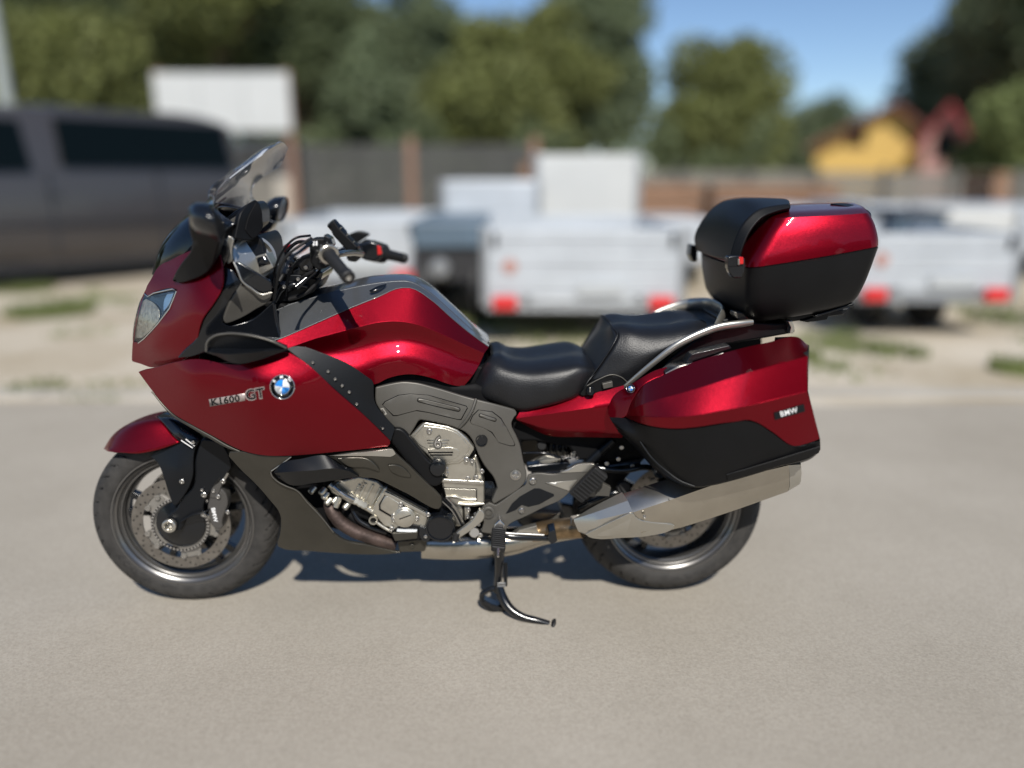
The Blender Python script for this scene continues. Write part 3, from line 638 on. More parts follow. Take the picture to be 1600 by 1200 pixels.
for (x0_, y0_, x1_, y1_, r_) in ((655, 625, 716, 639.8, 3.6), (751, 649, 773, 656, 3.0)):
    panel('spar_slot', capsule(x0_, y0_, x1_, y1_, r_), SP, 'void_black', spar, off=.0030, thick=.001, bev=0, step=6, raw=True)
    panel('spar_slot', capsule(x0_, y0_, x1_, y1_, r_-.9), SP, 'spar_metal', spar, off=.0038, thick=.001, bev=0, step=6, raw=True)
tube('spar_rib', [(744, 623, .196), (738, 640, .206), (728, 657, .21), (718, 668, .206)], .0045, 'spar_metal', spar, flat=1)
lathe('spar_bore', [(.0185, .001), (.0175, .004), (.0155, .0035), (.015, -.002), (.012, -.002), (.011, .0015), (.0001, .0015)], P(752.5, 688, SP(752, 688)), (0, -1, 0), 'gloss_black', spar, n=28)
lathe('spar_bolt', [(.0165, .001), (.0165, .003), (.012, .004), (.011, .007), (.008, .008), (.006, .005), (.0001, .005)], P(805.5, 742, SP(805, 742)), (0, -1, 0), 'steel', spar, n=24)
mirrored(spar)

# ------------------------------------------------ footrest plate
FP = tps([(770, 787, .205), (832, 740, .195), (902, 725, .21), (930, 724, .215), (895, 770, .215), (800, 815, .205), (850, 760, .205)])
fp = panel('footrest_plate', [(755, 792), (765, 785), (775, 790), (800, 772), (822, 757), (824, 743), (833, 740), (873, 740), (903, 725), (929, 724), (931, 727), (919, 738), (905, 752), (891, 768), (878, 780), (850, 793), (820, 808), (800, 817), (792, 822), (790, 838), (752, 832), (756, 815), (748, 803)], FP, 'spar_metal', bike, thick=.014, bev=.003, step=7, lim=40)
panel('plate_inset', [(790, 803), (800, 787), (812, 776), (835, 763), (843, 763), (865, 772), (866, 775), (843, 788), (826, 792), (815, 789), (806, 797), (796, 801)], FP, 'trim_black', fp, off=.0012, thick=.002, bev=.0008, step=6, raw=True)
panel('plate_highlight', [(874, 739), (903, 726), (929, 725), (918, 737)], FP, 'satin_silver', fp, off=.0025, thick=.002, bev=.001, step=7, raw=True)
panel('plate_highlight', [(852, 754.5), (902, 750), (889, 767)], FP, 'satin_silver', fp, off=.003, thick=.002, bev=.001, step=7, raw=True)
for x, y, r in ((832.5, 751, .011), (815, 797, .009), (763, 800, .02)):
    lathe('plate_bolt', [(r, 0), (r, .006), (r*.8, .008), (r*.62, .008), (r*.6, .004), (r*.45, .004), (r*.4, .007), (.0001, .007)], P(x, y, FP(x, y)), (0, -1, 0), 'spar_metal' if r > .015 else 'steel', fp, n=24)
mirrored(fp)
# gear lever
gl_ = [(749, 796), (757, 800), (757, 812), (740, 826), (722, 838), (713, 842), (711, 834), (722, 826), (736, 815)]
slab('gear_lever', gl_, .205, .222, 'satin_silver', bike, bev=.003, curve=True)
tube('lever_rubber', [(713, 834, .225), (711, 845, .228)], [.011, .010], 'rubber', bike, n=12)
# rider footrest
def peg(x0, y0, x1, y1, wa, wb, name='footrest', wid=.021):
    root = empty(name); root.parent = bike
    a = P(x0, y0, wa); b = P(x1, y1, wb); d = (b-a); L = d.length; d.normalize()
    sd = d.cross(Vector((0, -1, 0))).normalized(); up = sd.cross(d).normalized()
    def prism(nm, t0, t1, hw, hh, m, bev=.003):
        V = []
        for t in (t0, t1):
            for u_, v_ in ((-1, -1), (1, -1), (1, 1), (-1, 1)): V.append(a+d*(t*L)+sd*hw*u_+up*hh*v_)
        return mk(nm, V, [(0, 3, 2, 1), (4, 5, 6, 7), (0, 1, 5, 4), (1, 2, 6, 5), (2, 3, 7, 6), (3, 0, 4, 7)], m, root, bev=bev, recalc=True)
    prism('peg_body', 0, 1, wid, .010, 'rubber', .004)
    for k in range(9): prism('peg_rib', .08+k*.1, .125+k*.1, wid*.92, .0135, 'rubber', .001)
    prism('peg_rib', .985, 1.02, wid*.8, .008, 'rubber', .002)
    return root, a, d, L
pg, a_, d_, L_ = peg(779, 828, 778.5, 859, .235, .315)
tube('peg_feeler', [tuple(a_+d_*L_), tuple(a_+d_*(L_+.028))], [.008, .004], 'steel', pg, px=False)
slab('peg_hinge', [(781, 812), (789, 820), (785, 830), (771, 828), (773, 820)], .205, .24, 'chrome', pg, bev=.003)
pg2, a_, d_, L_ = peg(899, 777, 940, 736, .235, .25, 'pillion_footrest', .026)
slab('peg_hinge', [(935, 752), (955, 762), (952, 776), (930, 775)], .18, .2, 'spar_metal', pg2, bev=.002)

# ------------------------------------------------ engine
CV = .19
cover = empty('clutch_side_cover'); cover.parent = bike
slab('cover_shadow_gap', [(637, 685), (638, 679), (660, 657.5), (667, 657), (701, 663), (717, 669), (733, 683), (744, 698), (744, 705), (735, 718), (719, 728.5), (700, 730.5), (680, 730.5), (666, 714), (653, 702)], .12, .18, 'void_black', cover, bev=.002)
lid = slab('cover_plate', [(639.5, 685), (641, 680), (661, 660.5), (666, 660), (700, 666), (715, 672), (730, 685), (741, 699), (741, 703), (733, 715), (718, 725), (700, 727), (681, 727), (668, 712), (655, 700)], .15, .205, 'cast_silver', cover, bev=.006, segs=3)
panel('cover_step', [(645, 684), (662, 665), (700, 671), (714, 677), (727, 690), (735, 702), (716, 722), (684, 722), (672, 709), (668, 702), (654, 694)], .2055, 'cast_silver', cover, off=.002, thick=.004, bev=.002, step=8, lim=25)
panel('cover_vent', [(668, 702), (712, 701), (718, 704), (718, 711), (712, 716), (683, 716), (676, 713)], .2085, 'cast_silver', cover, off=.0012, thick=.003, bev=.0012, step=7, lim=40)
for y_, x0, x1 in ((707, 669, 708), (711, 672, 707)): panel('vent_slit', [(x0, y_-1), (x1, y_-1), (x1, y_+1), (x0, y_+1)], .2085, 'void_black', cover, off=.002, thick=.0008, bev=0, raw=True)
for y_, x0, x1 in ((688, 667, 702), (692.5, 668, 700), (697, 671, 698)): panel('cover_rib', [(x0, y_-.7), (x1, y_-.7), (x1, y_+.7), (x0, y_+.7)], .2085, 'satin_silver', cover, off=.0005, thick=.0012, bev=0, raw=True)
lettering('cover_numeral', '6', 676.5, 700.5, 28, 2, .2095, 'spar_metal', cover, width=1.0, bold=.045, off=.001, h=.003)
lettering('cover_numeral', '6', 677.2, 699.6, 26.5, 2, .2095, 'chrome', cover, width=1.0, bold=-.01, off=.0025, h=.002)
for x, y in ((671, 674), (729, 718), (737.5, 720)): bolt(cover, x, y, .211, .0085 if x < 736 else .007)
slab('cylinder_head', [(684, 728), (735, 722), (744, 708), (752, 735), (757, 750), (690, 752), (686, 740)], .12, .178, 'cast_silver', cover, bev=.008)
lathe('starter_drum', [(.046, 0), (.046, .02), (.042, .026), (.0001, .026)], P(718, 730, .175), (0, -1, 0), 'cast_silver', cover, n=36)
tube('coolant_pipe', [(739, 722, .19), (740, 735, .192), (737, 748, .19), (738, 752, .185)], .009, 'cast_silver', cover)
for x, y in ((731, 747.5), (744, 746), (697, 732), (698, 740), (753, 736)): bolt(cover, x, y, .198, .0075)
slab('gearbox_cover', [(688, 750), (700, 749), (757, 752), (757.5, 786), (752, 791), (742, 793), (712, 791), (700, 782), (693, 768)], .13, .192, 'cast_silver', cover, bev=.008)
slab('cover_flange', [(686, 748), (756, 752), (756.5, 758), (690, 754)], .18, .202, 'satin_silver', cover, bev=.003)
panel('cover_shade_line', [(692.5, 762), (745.5, 764), (745.5, 781), (714, 778.5), (696, 777.5)], .193, 'void_black', cover, off=.0005, thick=.001, bev=0, raw=True)  # black border painted in as the shade round the recess
panel('cover_recess', [(694, 763), (744, 765), (744, 780), (714, 777), (697, 776)], .193, 'cast_silver', cover, off=.001, thick=.002, bev=.0015, raw=True)
tube('cast_rib', [(697, 776, .196), (712, 776, .198), (722, 779, .198), (730, 780.5, .198), (744, 780.5, .196)], .0032, 'satin_silver', cover)
tube('cast_rib', [(716, 787, .194), (735, 788, .196), (756, 787, .19)], .0045, 'cast_silver', cover)
slab('gasket_line', [(744, 764), (745.5, 764), (745.5, 783), (744, 783)], .19, .1945, 'trim_black', cover, bev=0)
lathe('coil_cap', [(.026, 0), (.026, .02), (.022, .028), (.012, .031), (.0001, .031)], P(684.5, 727.5, .215), (0, -1, 0), 'gloss_black', bike, n=32)
for x, y, mm in ((697, 733, 'steel'), (679, 738, 'gloss_black'), (670, 722, 'gloss_black')): bolt(bike, x, y, .215, .007, mm)
# bellows between engine and spar
for k in range(6):
    tube('bellows_ring', [(758+k*2.3, 752, .165), (759.5+k*2.6, 765, .175), (759+k*2.4, 777, .172), (757+k*2, 786, .16)], .0055, 'gloss_black', bike, n=8)
# black strut in front of the cover
slab('engine_strut', [(610, 690), (612, 674), (618, 669), (627, 671), (645, 690), (665, 715), (692, 748), (690, 755), (680, 761), (673, 760), (650, 738), (630, 716), (618, 700)], .20, .232, 'matte_black', bike, bev=.007, curve=True, lim=60)
panel('strut_cap', [(622, 660), (652, 656), (648, 668), (637, 683), (626, 672), (619, 668)], .20, 'spar_metal', bike, thick=.01, bev=.003, step=7)
# lower engine case with filler plug (turned about 25 degrees)
lc = empty('crankcase_cover'); lc.parent = bike
slab('case_front', [(529, 752), (560, 744), (590, 752), (604, 764), (594, 795), (582, 801), (545, 787), (518, 771), (512, 762)], .12, .172, 'cast_silver', lc, bev=.008)
slab('case_cover', [(600, 761), (606, 761), (668, 800), (671, 806), (668, 818), (660, 836), (650, 838), (600, 822), (581, 801), (584, 790)], .14, .19, 'cast_silver', lc, bev=.007)
slab('cover_shade_line', [(600, 774.5), (606, 772), (632, 788), (632, 801), (616, 811), (592, 797), (592, 788)], .15, .1915, 'void_black', lc, bev=0)  # black outline stands in for shade around the window
slab('cover_window', [(601, 776), (606, 774), (630, 789), (630, 800), (616, 809), (594, 796), (594, 789)], .185, .197, 'cast_silver', lc, bev=.005, segs=3)
slab('cover_rail', [(605, 761), (668, 796), (669, 801), (603, 766)], .19, .20, 'trim_black', lc, bev=.002)
slab('cover_rail', [(602, 768), (668, 803), (667, 808), (600, 773)], .19, .197, 'satin_silver', lc, bev=.002)
lathe('filler_cap', [(.033, 0), (.033, .012), (.030, .014), (.029, .014), (.029, .02), (.026, .022), (.0001, .022)], P(632.5, 806, .19), (0, -1, 0), 'cast_silver', lc, n=40)
slab('cap_slot', [(623.5, 811), (642, 804.3), (642.4, 805.3), (624, 812)], .205, .2135, 'void_black', lc, bev=0)
for x, y in ((626, 788), (626, 793), (651.5, 810), (615, 806), (615, 812), (669, 804), (612, 826)): bolt(lc, x, y, .198, .0075)
for x, y in ((584, 811),):
    lathe('bolt_eye', [(.014, 0), (.014, .012), (.010, .012), (.0095, .002), (.0001, .002)], P(x, y, .18), (0, -1, 0), 'cast_silver', lc, n=24)
    lathe('bolt_eye_bore', [(.0095, .003), (.0001, .0035)], P(x, y, .18), (0, -1, 0), 'void_black', lc, n=16, cap=False)
tube('case_rib', [(515, 757, .17), (535, 772, .175), (560, 786, .178), (583, 800, .178), (612, 822, .185), (622, 828, .185)], [.010, .008, .009, .008, .006, .005], 'cast_silver', lc)
tube('water_pipe', [(521, 760, .185), (540, 775, .19), (553, 781, .185)], .0085, 'bluish_steel', lc)
for (x0, y0), (x1, y1) in (((549, 785), (562, 757)), ((557, 788), (572, 755)), ((566, 792), (583, 757)), ((577, 797), (595, 762))): tube('case_rib', [(x0, y0, .173), (x1, y1, .173)], .0045, 'cast_silver', lc, n=8)
for x, y in ((548, 777), (556, 781), (563, 785), (569, 788)): lathe('injector_boss', [(.013, 0), (.013, .014), (.009, .018), (.0001, .018)], P(x, y, .172), (.2, -1, .3), 'cast_silver', lc, n=18)
for x, y in ((492, 761), (512, 770), (527, 777), (545, 786), (517, 779), (508, 763)): lathe('stud', [(.010, 0), (.010, .02), (.007, .024), (.0001, .024)], P(x, y, .16), (-.5, -.5, -.5), 'cast_silver', lc, n=14)
lathe('stud', [(.009, 0), (.009, .035), (.0001, .036)], P(531, 776, .17), (-.25, -.1, -.6), 'cast_silver', lc, n=16)
lettering('case_lettering', 'BMW', 559, 773, 9, -52, .176, 'satin_silver', lc, bold=.03, off=.002, h=.001)
tube('cast_rib', [(587, 815, .185), (605, 827, .188), (622, 834, .188), (640, 838, .18)], .005, 'cast_silver', lc)
panel('lower_guard', [(612, 830), (625, 822), (640, 819), (657, 822), (660, 832), (655, 845), (620, 845), (611, 838)], .195, 'matte_black', bike, thick=.02, bev=.004, step=7)
slab('guard_edge', [(620, 828), (652, 829), (650, 832), (620, 831)], .195, .205, 'white_enamel', bike, bev=.001)
slab('guard_block', [(612, 833), (653, 831), (652, 842), (617, 846)], .195, .207, 'belly_metal', bike, bev=.003)
# oil filter
of = lathe('oil_filter', [(.048, 0), (.048, .03), (.046, .04), (.047, .044), (.045, .05), (.040, .052), (.038, .046), (.0001, .045)], P(690, 814, .16), (-.05, -1, -.05), 'gloss_black', bike, n=44)
slab('drain_lug', [(655, 822), (674, 826), (676, 838), (668, 847), (660, 846), (654, 836)], .17, .20, 'gloss_black', bike, bev=.004, curve=True)
bolt(bike, 665, 838, .203, .006)
for k, (a, b) in enumerate((((693, 778), (722, 822)), ((697, 777), (725, 818)), ((690, 782), (719, 820)))): tube('wire', [(*a, .2), ((a[0]+b[0])/2+2, (a[1]+b[1])/2-3, .205), (*b, .2)], .0028, 'steel' if k else 'trim_black', bike, n=6)
slab('lower_casting', [(705, 785), (722, 790), (724, 805), (722, 822), (712, 824), (706, 810)], .15, .178, 'cast_silver', bike, bev=.006, curve=True)
slab('lower_casting', [(725, 792), (735, 792), (733, 810), (726, 814)], .16, .185, 'cast_silver', bike, bev=.004)
bolt(bike, 732, 796, .19, .007); bolt(bike, 731, 807, .19, .006)
lathe('sensor_cap', [(.017, 0), (.017, .02), (.014, .023), (.0001, .023)], P(741.5, 829, .18), (0, -1, .2), 'chrome', bike, n=26)
for x, y, r in ((751, 836, .007), (748, 819, .006), (738, 810, .007), (743, 803, .006), (786, 826, .009), (791, 818, .008), (769, 833, .005)): bolt(bike, x, y, .2, r)
for k in range(7): tube('wire', [(728+k*6, 812+k*2, .15), (732+k*5, 825+k, .16), (740+k*6, 840-k, .15)], .004, 'trim_black', bike, n=6)
# exhaust headers and belly pipe
tube('exhaust_header', [(514, 778, .12), (518, 797, .15), (530, 814, .155), (552, 829, .155), (580, 840, .15), (618, 851, .14)], [.020, .020, .021, .021, .021, .02], 'header_pipe', bike, n=14, res=8)
tube('exhaust_header', [(535, 785, .10), (548, 805, .12), (565, 818, .125), (590, 829, .125), (620, 840, .11)], .017, 'void_black', bike, n=12)
tube('coolant_hose', [(548, 790, .135), (560, 812, .15), (580, 824, .155), (604, 832, .15)], .008, 'gloss_black', bike)
slab('belly_pan', [(620, 846), (640, 842), (668, 842), (664, 862.5), (624, 864)], .0, .165, 'belly_metal', bike, bev=.006)
bolt(bike, 643.5, 853, .167, .008, 'belly_metal')
tube('belly_pipe', [(660, 848, .10), (700, 849, .10), (745, 848, .10), (800, 845, .10), (845, 836, .11), (905, 826, .15)], [.050, .052, .052, .045, .034, .03], 'brushed_steel', bike, n=28, res=6)
tube('link_pipe', [(832, 832, .12), (870, 827, .14), (910, 824, .17)], [.031, .033, .034], 'burnt_pipe', bike, n=24)
slab('heat_shield', [(800, 837), (812, 828), (838, 822), (842, 834), (800, 838)], .14, .165, 'satin_silver', bike, bev=.003)
slab('swingarm', [(800, 790), (830, 775), (900, 790), (1000, 790), (1080, 790), (1080, 815), (1000, 820), (900, 815), (860, 812), (815, 815)], -.12, -.04, 'gloss_black', bike, bev=.015, curve=True)
slab('swingarm_pivot', [(805, 812), (826, 800), (880, 800), (884, 818), (850, 828), (815, 824)], -.02, .10, 'spar_metal', bike, bev=.012, curve=True)

# ------------------------------------------------ lower cowl
LCF = tps([(357, 712, .235), (400, 712, .25), (455, 716, .262), (435, 805, .20), (440, 858, .17), (530, 865, .165), (625, 865, .155), (620, 850, .16), (517, 825, .195), (490, 792, .215), (460, 762, .235), (430, 740, .245), (400, 760, .22), (470, 830, .185)])
lowc = panel('belly_cowl', [(357, 713), (358, 707), (378, 706), (405, 711), (455, 713), (452, 717), (437, 727), (423, 736), (421, 741), (430, 751), (448, 760), (459, 764), (480, 785), (500, 806), (520, 832), (535, 843), (575, 852), (610, 860), (629, 864), (600, 866.5), (530, 865), (480, 861), (440, 857), (432, 853), (438, 830), (437, 803), (420, 780), (400, 757), (375, 733)], LCF, 'belly_metal', bike, thick=.01, bev=.003, step=8, lim=35)
tube('cowl_edge', [(423, 737, .25), (424, 742, .251), (432, 751, .248), (448, 760, .244), (461, 765, .238), (481, 786, .223), (501, 807, .21), (521, 832, .198)], .0022, 'spar_metal', lowc)
tube('cowl_edge', [(455, 714, .266), (438, 726.5, .258), (424, 736, .252)], .0018, 'satin_silver', lowc)
mirrored(lowc)
UCF = tps([(510, 712, .26), (560, 706, .275), (612, 700, .268), (560, 744, .25), (600, 752, .255), (640, 735, .252), (690, 777, .225), (685, 797, .215), (660, 785, .225), (620, 765, .24), (540, 722, .272), (590, 722, .275)])
upc = panel('engine_cowl', [(510, 712), (535, 709), (575, 705), (613, 700.5), (620, 709), (640, 728), (660, 748), (678, 765), (690, 778), (690, 790), (685, 797), (677, 795), (660, 786), (640, 774), (620, 764), (600, 754), (585, 748), (563, 746), (545, 735), (525, 720)], UCF, 'belly_metal', bike, thick=.012, bev=.003, step=7, lim=40)
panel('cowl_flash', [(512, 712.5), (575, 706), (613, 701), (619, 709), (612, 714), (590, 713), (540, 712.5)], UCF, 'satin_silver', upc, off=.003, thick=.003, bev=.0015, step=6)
panel('cowl_blister', [(525, 716), (548, 715), (575, 718), (590, 731), (594, 738), (570, 731), (545, 730)], UCF, 'belly_metal', upc, off=.008, thick=.008, bev=.005, step=6)
panel('cowl_blister', [(606, 727), (622, 727), (638, 738), (643, 747), (625, 744), (610, 736)], UCF, 'belly_metal', upc, off=.006, thick=.006, bev=.004, step=6)
mirrored(upc)
BB = tps([(427, 735, .27), (455, 722, .275), (525, 718, .28), (560, 744, .262), (525, 752, .258), (450, 757, .25), (430, 740, .265), (500, 737, .30)])
loft('crash_bar_cover', [[(428, 737, .255), (440, 724, .262), (470, 717, .27), (512, 713, .275), (526, 722, .27)], [(429, 739, .272), (450, 737.5, .292), (490, 735, .298), (524, 732, .296), (545, 736, .28)], [(437, 748, .25), (452, 757, .252), (490, 755, .258), (525, 750, .26), (561, 744.5, .255)]], 'trim_black', bike, cols=22, sub=5, sharp=(1,), thick=.02, bev=.003, mir=True)
# ------------------------------------------------ wheels
def wheel(name, cx_, r, wid, rimw, front=True):
    root = empty(name); root.parent = bike
    h = wid/2; C = Vector((cx_, 0, r))
    if front: half = [(.222, .050), (.226, .0555), (.236, .0595), (.250, .0605), (.262, .059), (.272, .055), (.281, .048), (.289, .038), (.2955, .025), (.2990, .012), (.300, 0)]
    else: half = [(.222, .078), (.226, .085), (.238, .0925), (.252, .0945), (.266, .0925), (.279, .085), (.292, .072), (.303, .055), (.312, .036), (.318, .018), (.320, 0)]
    prof = cr(half, 26)
    prof = [(p[0], -p[1]) for p in prof]+[(p[0], p[1]) for p in reversed(prof[:-1])]
    n = 640; V = []; DD = []; N1 = 36
    hr = half[6][0]-.004
    for i, (rr, y) in enumerate(prof):
        for q in range(n):
            th = q/n; d = 0
            if rr > hr-.013:
                ay = abs(y)/h
                ph = (th*N1+ay*1.9*(1 if y > 0 else 1)) % 1
                ph2 = (th*N1*.5-ay*1.2+.3) % 1
                if ay > .16 and ph < .17 and (th*N1*3) % 1 < .9: d = .0055
                if ay < .5 and ph2 < .11: d = .0055
            DD.append(d); a = 2*math.pi*th; V.append(C+Vector(((rr-d)*math.cos(a), y, (rr-d)*math.sin(a))))
    gf = gridfaces(len(prof), n, wrapc=True)
    ty = mk('tyre', V, gf, None, root, recalc=False, ang=45, out=None, mats=['tyre', 'void_black'], fmat=[1 if sum(DD[i] for i in f) > .011 else 0 for f in gf])  # groove faces blackened, shade of the tread put into the colour
    # sidewall lettering
    txt, rad0, a0, sz = ('MICHELIN', .2335, 222, .026) if front else ('MICHELIN', .2335, 292, .030)
    for T, rb, a0, sz in ((txt, rad0, a0, sz), ('PILOT', .2345, a0+(32 if front else 38), sz*.62)):
        Vt, Ft = text2d(T, .0, 1.08)
        wtot = max(v.x for v in Vt); VV = []
        for v in Vt:
            ang = R(a0)+(v.x-wtot/2)*sz*1.15/.245
            rr = rb+v.y*sz
            yy = -np.interp(rr, [p[0] for p in half], [p[1] for p in half])-.0006
            VV.append(C+Vector((rr*math.cos(ang), yy, rr*math.sin(ang))))
        mk('sidewall_lettering', VV, Ft, 'rubber', ty, solid=.0008, smooth=False, out=(0, -1, 0))
    rw = rimw/2
    ph = [(.2285, -rw-.006), (.2265, -rw-.009), (.2225, -rw-.009), (.2195, -rw-.004), (.2165, -rw), (.2135, -rw+.002), (.2115, -rw+.004)]
    lathe('rim_flange', ph+[(.2105, -rw+.010), (.2145, -rw+.012)], C, (0, 1, 0), 'rim_lip', root, n=120, cap=False)
    lathe('rim_flange', [(r_, -y_) for r_, y_ in ph]+[(.2105, rw-.010)], C, (0, 1, 0), 'rim_lip', root, n=96, cap=False)
    lathe('rim_barrel', [(.2140, -rw+.011), (.2075, -rw+.012), (.2040, -rw+.022), (.196, -rw+.026), (.193, -rw+.036), (.186, -.012), (.186, .012), (.193, rw-.036), (.204, rw-.022), (.214, rw-.011)], C, (0, 1, 0), 'rim_dark', root, n=120, cap=False)
    lathe('rim_step', [(.2065, -rw+.0105), (.2035, -rw+.0135), (.2000, -rw+.0135), (.1975, -rw+.018)], C, (0, 1, 0), 'rim_lip', root, n=120, cap=False)
    for k in range(10):
        a = 2*math.pi*(k//2)/5+(.17 if k % 2 else -.17)+.35; b = 2*math.pi*(k//2)/5+(.09 if k % 2 else -.09)+.35
        V = []
        for rr, an, ht, hy in ((.035, b, .010, .022), (.09, (a+b)/2, .0085, .016), (.188, a, .011, .014)):
            c = C+Vector((rr*math.cos(an), -.005, rr*math.sin(an))); t = Vector((-math.sin(an), 0, math.cos(an)))
            for u_, v_ in ((-1, -1), (1, -1), (1, 1), (-1, 1)): V.append(c+t*ht*u_+Vector((0, v_*hy, 0)))
        Fc = [(0, 1, 2, 3), (8, 11, 10, 9)]+[(o+i, o+(i+1) % 4, o+4+(i+1) % 4, o+4+i) for o in (0, 4) for i in range(4)]
        mk('spoke', V, Fc, 'gloss_black', root, bev=.003, recalc=True)
    lathe('hub', [(.02, -.055), (.042, -.05), (.048, -.03), (.040, 0), (.048, .03), (.042, .05), (.02, .055)], C, (0, 1, 0), 'gloss_black', root, n=40)
    return root, C
def disc(root, C, y, ro, ri, name='brake_disc', carr=True, holes=60):
    d = lathe(name, [(ri, 0), (ro, 0), (ro, .0045), (ri, .0045), (ri, 0)], C+Vector((0, y, 0)), (0, -1, 0), 'disc_steel', root, n=120, cap=False)
    V = []; Fc = []
    for k in range(holes):
        a = 2*math.pi*k/holes; rr = ri+(ro-ri)*(.22, .5, .78)[k % 3]; c = C+Vector((rr*math.cos(a), y-.0050, rr*math.sin(a))); n0 = len(V)
        for q in range(8): V.append(c+Vector((math.cos(q*math.pi/4), 0, math.sin(q*math.pi/4)))*.0030)
        Fc.append(tuple(n0+q for q in range(8)))
    tag(mk('drilled_holes', V, Fc, 'void_black', d, smooth=False), kind='stuff')
    if carr:
        n = 150; V = []; Fc = []
        for q in range(n):
            a = 2*math.pi*q/n; k = .5+.5*math.cos(5*a+.6)
            r1 = ri+.002 if k > .42 else ri+.002
            rin = .074
            rout = ri-.002 if k < .5 else ri-.002
            V += [C+Vector((rin*math.cos(a), y-.002, rin*math.sin(a))), C+Vector(((.086+.034*min(1, max(0, (k-.3)*3)))*math.cos(a), y-.002, (.086+.034*min(1, max(0, (k-.3)*3)))*math.sin(a)))]
        for q in range(n): Fc.append((2*q, 2*q+1, (2*q+3) % (2*n), (2*q+2) % (2*n)))
        mk('disc_carrier', V, Fc, 'disc_carrier', d, solid=.004, bev=.001, out=(0, -1, 0))
        for k in range(5):
            a = 2*math.pi*k/5-.12
            for da in (-.22, .22):
                c = C+Vector((.113*math.cos(a+da), y-.006, .113*math.sin(a+da)))
                lathe('rivet', [(.009, 0), (.009, .004), (.005, .0045), (.0045, .003), (.0001, .003)], c, (0, -1, 0), 'disc_carrier', d, n=16)
    return d
FW, CF = wheel('front_wheel', .046, .30, .12, .098)
for yy in (-.066, .062): disc(FW, CF, yy, .156, .121)
lathe('hub_cover', [(.079, 0), (.077, .004), (.055, .012), (.03, .02), (.0001, .022)], CF+Vector((0, -.071, 0)), (0, -1, 0), 'gloss_black', FW, n=48, cap=False)
ab = lathe('sensor_ring', [(.084, 0), (.091, 0), (.091, .003), (.084, .003), (.084, 0)], CF+Vector((0, -.078, 0)), (0, -1, 0), 'chrome', FW, n=96, cap=False)
V = []; Fc = []
for k in range(48):
    a = 2*math.pi*k/48; n0 = len(V)
    for rr, da in ((.0845, -.028), (.0905, -.028), (.0905, .028), (.0845, .028)): V.append(CF+Vector((rr*math.cos(a+da), -.0815, rr*math.sin(a+da))))
    Fc.append((n0, n0+1, n0+2, n0+3))
tag(mk('ring_slots', V, Fc, 'void_black', ab, smooth=False), kind='stuff')
RW, CRr = wheel('rear_wheel', WB-.05, .32, .19, .155, False)
disc(RW, CRr, -.055, .150, .110, holes=54)
lathe('hub_flange', [(.1, 0), (.095, .03), (.05, .045), (.0001, .047)], CRr+Vector((0, -.03, 0)), (0, -1, 0), 'gloss_black', RW, n=48)
for k in range(5):
    a = 2*math.pi*k/5+.2; c = CRr+Vector((.07*math.cos(a), -.062, .07*math.sin(a))); lathe('wheel_bolt', [(.010, 0), (.010, .01), (.006, .012), (.0001, .008)], c, (0, -1, 0), 'steel', RW, n=12)
# front axle, fork legs, cover
lathe('axle_sleeve', [(.0215, 0), (.0215, .012), (.019, .014), (.0135, .014), (.0125, .004), (.0125, -.01)], P(266, 820, .118), (0, -1, 0), 'satin_silver', bike, n=40, cap=False)
lathe('axle_bore', [(.0125, .0), (.006, .002), (.005, .006), (.0001, .006)], P(266.6, 819.6, .112), (0, -1, 0), 'steel', bike, n=20)
slab('fork_carrier', [(258, 822), (262, 806), (275, 795), (284, 780), (300, 763), (305, 715), (315, 685), (345, 690), (358, 712), (362, 730), (345, 755), (330, 768), (318, 790), (318, 800), (290, 812), (282, 830), (266, 833)], .085, .112, 'trim_black', bike, bev=.006, curve=True, mir=True)
slab('fork_leg', [(300, 690), (340, 690), (335, 740), (300, 790), (275, 815), (265, 810), (285, 770)], .07, .09, 'void_black', bike, bev=.004, mir=True)
FCV = tps([(237, 715, .085), (280, 692, .10), (312, 686, .112), (303, 715, .12), (296, 760, .122), (272, 790, .12), (262, 765, .115), (280, 740, .128)])
fcv = panel('fork_cover', [(233, 712), (250, 701), (281, 690), (300, 686), (312, 688), (304, 702), (302, 716), (301, 745), (296, 760), (286, 776), (276, 790), (270, 790), (262, 768), (255, 745), (246, 724)], FCV, 'trim_black', bike, thick=.01, bev=.003, step=7)
bolt(fcv, 284.5, 752, 0, .008, 'steel', 'screw', FCV)
mirrored(fcv)
for (x0, y0, x1, y1) in ((283, 688, 301, 700), (290, 686, 304, 697)): tube('cover_piping', [(x0, y0, .125), (x1, y1, .125)], .0016, 'white_print', bike, n=6)
bolt(bike, 302, 691, .128, .006); bolt(bike, 319, 773, .116, .009); bolt(bike, 316, 765, .116, .005)
